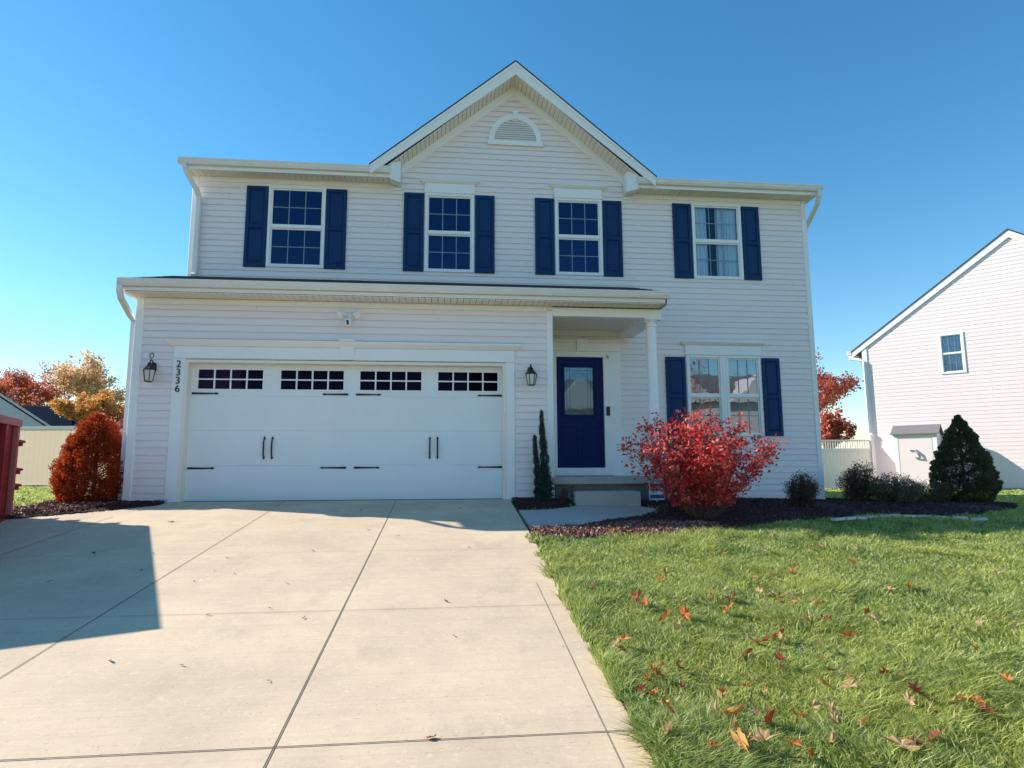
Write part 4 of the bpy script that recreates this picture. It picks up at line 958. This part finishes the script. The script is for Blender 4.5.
# pale edging blocks
ep=[(9.30,-1.62),(9.9,-1.40),(10.5,-1.22),(11.0,-1.25),(11.45,-1.42),(11.9,-1.62)]
def along(pl,s_):
    for a,b in zip(pl,pl[1:]):
        l=math.hypot(b[0]-a[0],b[1]-a[1])
        if s_<=l: return a[0]+(b[0]-a[0])*s_/l,a[1]+(b[1]-a[1])*s_/l,math.atan2(b[1]-a[1],b[0]-a[0])
        s_-=l
    return None
k=0
while True:
    q=along(ep,k*.235)
    if q is None or k>=11: break
    mb=MB(); l_=.10+random.uniform(0,.012); z=H(q[0],q[1])
    mb.prism([(-l_*.9,-.04,0),(l_*.9,-.04,0),(l_*.8,-.04,.035),(-l_*.82,-.04,.04)],(0,.08,0))
    o=mb.build('edging_block','stone',None,loc=(q[0],q[1],z+.022+random.uniform(-.008,.008))); o.rotation_euler=(random.uniform(-.05,.05),random.uniform(-.06,.06),q[2]+random.uniform(-.08,.08))
    tag(o,'pale edging block between lawn and mulch bed, %s from the left in its row'%ORD[k],'edging block','edging blocks along the right mulch bed'); k+=1

# fallen leaves
LAWN=[(5.81,-2.78),(5.85,-3.7),(5.1,-4.04),(5.83,-4.53),(5.68,-4.84),(5.08,-4.97),(5.33,-5.27),(5.36,-5.43),(5.41,-5.72),(5.43,-5.9),(5.0,-6.1),(4.98,-6.23),(5.21,-6.48),(5.31,-6.56),(5.14,-6.45),(5.03,-6.6),(4.97,-6.66),(5.13,-6.73),(4.96,-6.81),(4.97,-7.0),(4.88,-7.22),(5.04,-7.3),(5.25,-7.0),(5.21,-6.94),(5.47,-6.74),(5.53,-6.83),(5.2,-7.2),(5.25,-7.22),(5.38,-7.33),(5.78,-6.51),(5.86,-6.16),(5.68,-6.32),(5.91,-5.59),(6.11,-5.1),(5.91,-5.33),(6.32,-5.23),(6.66,-4.72),(6.7,-4.83),(6.99,-4.53),(7.1,-3.79),(6.67,-3.86),(6.85,-3.33),(6.48,-5.44),(6.01,-6.08),(5.26,-7.06),(5.57,-5.64),(7.9,-3.46),(8.18,-3.64),(7.7,-4.32),(7.6,-5.15),(6.52,-5.36),(6.59,-5.57),(6.34,-5.87),(6.46,-5.86),(6.83,-5.82),(6.4,-6.19),(6.17,-6.28),(6.02,-6.6),(5.88,-6.76),(6.0,-6.79),(5.66,-7.03),(5.8,-6.92),(5.8,-7.19),(5.93,-7.28),(6.16,-7.01),(6.22,-7.05),(6.28,-7.01),(6.48,-7.03),(6.88,-6.8),(6.35,-7.06),(5.84,-7.38),(5.59,-7.28),(8.67,-4.83),(7.64,-5.93),(7.02,-6.44),(7.42,-6.04),(6.25,-6.73),(5.54,-7.11)]
DRV=[(0.54,-3.28),(1.28,-3.96),(0.0,-2.42),(1.1,-3.32),(1.88,-3.57),(1.93,-4.05),(2.13,-4.15),(1.88,-4.37),(2.65,-4.49),(2.62,-3.33),(0.59,-1.65),(2.03,-6.0),(2.29,-5.23),(2.68,-5.12),(2.97,-5.35),(2.46,-6.1),(3.0,-6.35),(0.71,-4.27),(4.15,-0.89),(2.79,-0.95),(3.05,-2.33),(3.42,-2.67),(3.94,-5.06),(3.99,-5.77),(3.87,-7.01),(4.18,-3.31)]
LC=[('orange',(.60,.17,.03)),('rust brown',(.36,.10,.03)),('tan',(.60,.38,.20)),('red brown',(.27,.05,.025)),('yellow orange',(.68,.34,.10))]
for nme,c in LC: MT['leaf '+nme]=mat('fallen_leaf_'+nme.replace(' ','_'),c,.6,noise=(25,.6,tuple(.55*x for x in c)),trans=.3)
MT['leaf dark brown']=mat('fallen_leaf_dark',(.035,.018,.012),.8)
LAWN=sorted(set(LAWN)); _r=random.Random(9)
for _x,_y in list(LAWN):
    if _r.random()<.42:
        q=(round(max(_x+_r.uniform(-.16,.16),4.93),3),round(_y+_r.uniform(-.12,.12),3)); LAWN.append(q)
star=[(0,-.5),(.10,-.30),(.34,-.40),(.28,-.16),(.52,-.05),(.30,.06),(.42,.30),(.18,.24),(.13,.40),(0,.58),(-.12,.38),(-.20,.25),(-.40,.32),(-.28,.05),(-.50,-.04),(-.27,-.17),(-.36,-.38),(-.1,-.30)]
def leafmesh(m,seed,curl):
    rd=random.Random(seed); me=bpy.data.meshes.new('fallen_leaf'); vs_=[(0,0,0)]; 
    ax_=rd.uniform(.6,1.1); oval=rd.random()<.35; torn=rd.randint(0,17)
    for q_,(x,y) in enumerate(star):
        if oval: l_=math.hypot(x,y); x=x/l_*.26; y=y/l_*.5
        if abs(q_-torn)<2: x*=.45; y*=.45
        x*=rd.uniform(.8,1.15)*ax_; y*=rd.uniform(.85,1.15); vs_.append((x*(1-curl*.25),y,curl*(x*x*1.6+.5*y*y*(1 if y>0 else .4))+rd.uniform(-.08,.08)))
    n=len(star); me.from_pydata(vs_+[(0,-.85,.05)],[],[(0,1+k,1+(k+1)%n) for k in range(n)]+[(1,2,n+1)]); me.materials.append(MT['leaf '+m]); me.update(); return me
LM={(nme,k):leafmesh(nme,i*7+k,.4+.25*k) for i,(nme,c) in enumerate(LC) for k in range(6)}
bands=[(-9,-7.2,'nearest the camera'),(-7.2,-7.02,'second nearest the camera'),(-7.02,-6.85,'third nearest the camera'),(-6.85,-6.6,'fourth nearest the camera'),(-6.6,-6.3,'fifth nearest the camera'),(-6.3,-5.95,'sixth nearest the camera'),(-5.95,-5.5,'seventh nearest the camera'),(-5.5,-5,'eighth nearest the camera'),(-5,-4.2,'ninth nearest the camera'),(-4.2,-2,'nearest the mulch bed')]
rl=random.Random(5)
for a,b,bn in bands:
    pts=sorted([p for p in LAWN if a<=p[1]<b])
    for k,(x,y) in enumerate(pts):
        nme=rl.choices([c[0] for c in LC],[5,3,4,1.5,4])[0]; cu=rl.randint(0,5); s_=rl.choice([rl.uniform(.045,.075),rl.uniform(.08,.13),rl.uniform(.08,.13)])
        o=bpy.data.objects.new('fallen_leaf',LM[(nme,cu)]); COL.objects.link(o); o.location=(x,y,H(x,y)+rl.uniform(.045,.085)); o.scale=(s_,s_,s_); o.rotation_euler=(rl.uniform(-.8,1.0),rl.uniform(-.8,.8),rl.uniform(0,6.28))
        tag(o,'%s fallen leaf on grass, %s from the driveway in the row %s'%(nme,ORD[k],bn.replace(' the camera',' camera').replace(' the mulch',' mulch')),'fallen leaf','fallen leaves on the lawn')
MT['leafd']=MT['leaf dark brown']
dm_=[leafmesh('dark brown',70+k,.6) for k in range(3)]
dp=sorted(DRV,key=lambda p:p[1])
for k,(x,y) in enumerate(sorted(DRV,key=lambda p:p[0])):
    o=bpy.data.objects.new('leaf_scrap',dm_[k%3] if (x,y)!=(3.87,-7.01) else LM[('red brown',1)]); COL.objects.link(o); s_=rl.uniform(.022,.042) if k not in (1,2,24) else .07
    if (x,y) in ((.54,-3.28),(1.28,-3.96),(4.15,-.89),(3.94,-5.06),(3.87,-7.01)): s_=.055
    o.location=(x,y,.104*y+.008); o.scale=(s_,s_,s_); o.rotation_euler=(rl.uniform(-.3,.3),rl.uniform(-.3,.3),rl.uniform(0,6.28))
    od=ORD[k] if k<20 else ['twenty first','twenty second','twenty third','twenty fourth','twenty fifth','twenty sixth','twenty seventh'][k-20]
    tag(o,'small dry leaf scrap on the concrete driveway, %s counted from its left side'%od,'leaf scrap','leaf scraps on the driveway')
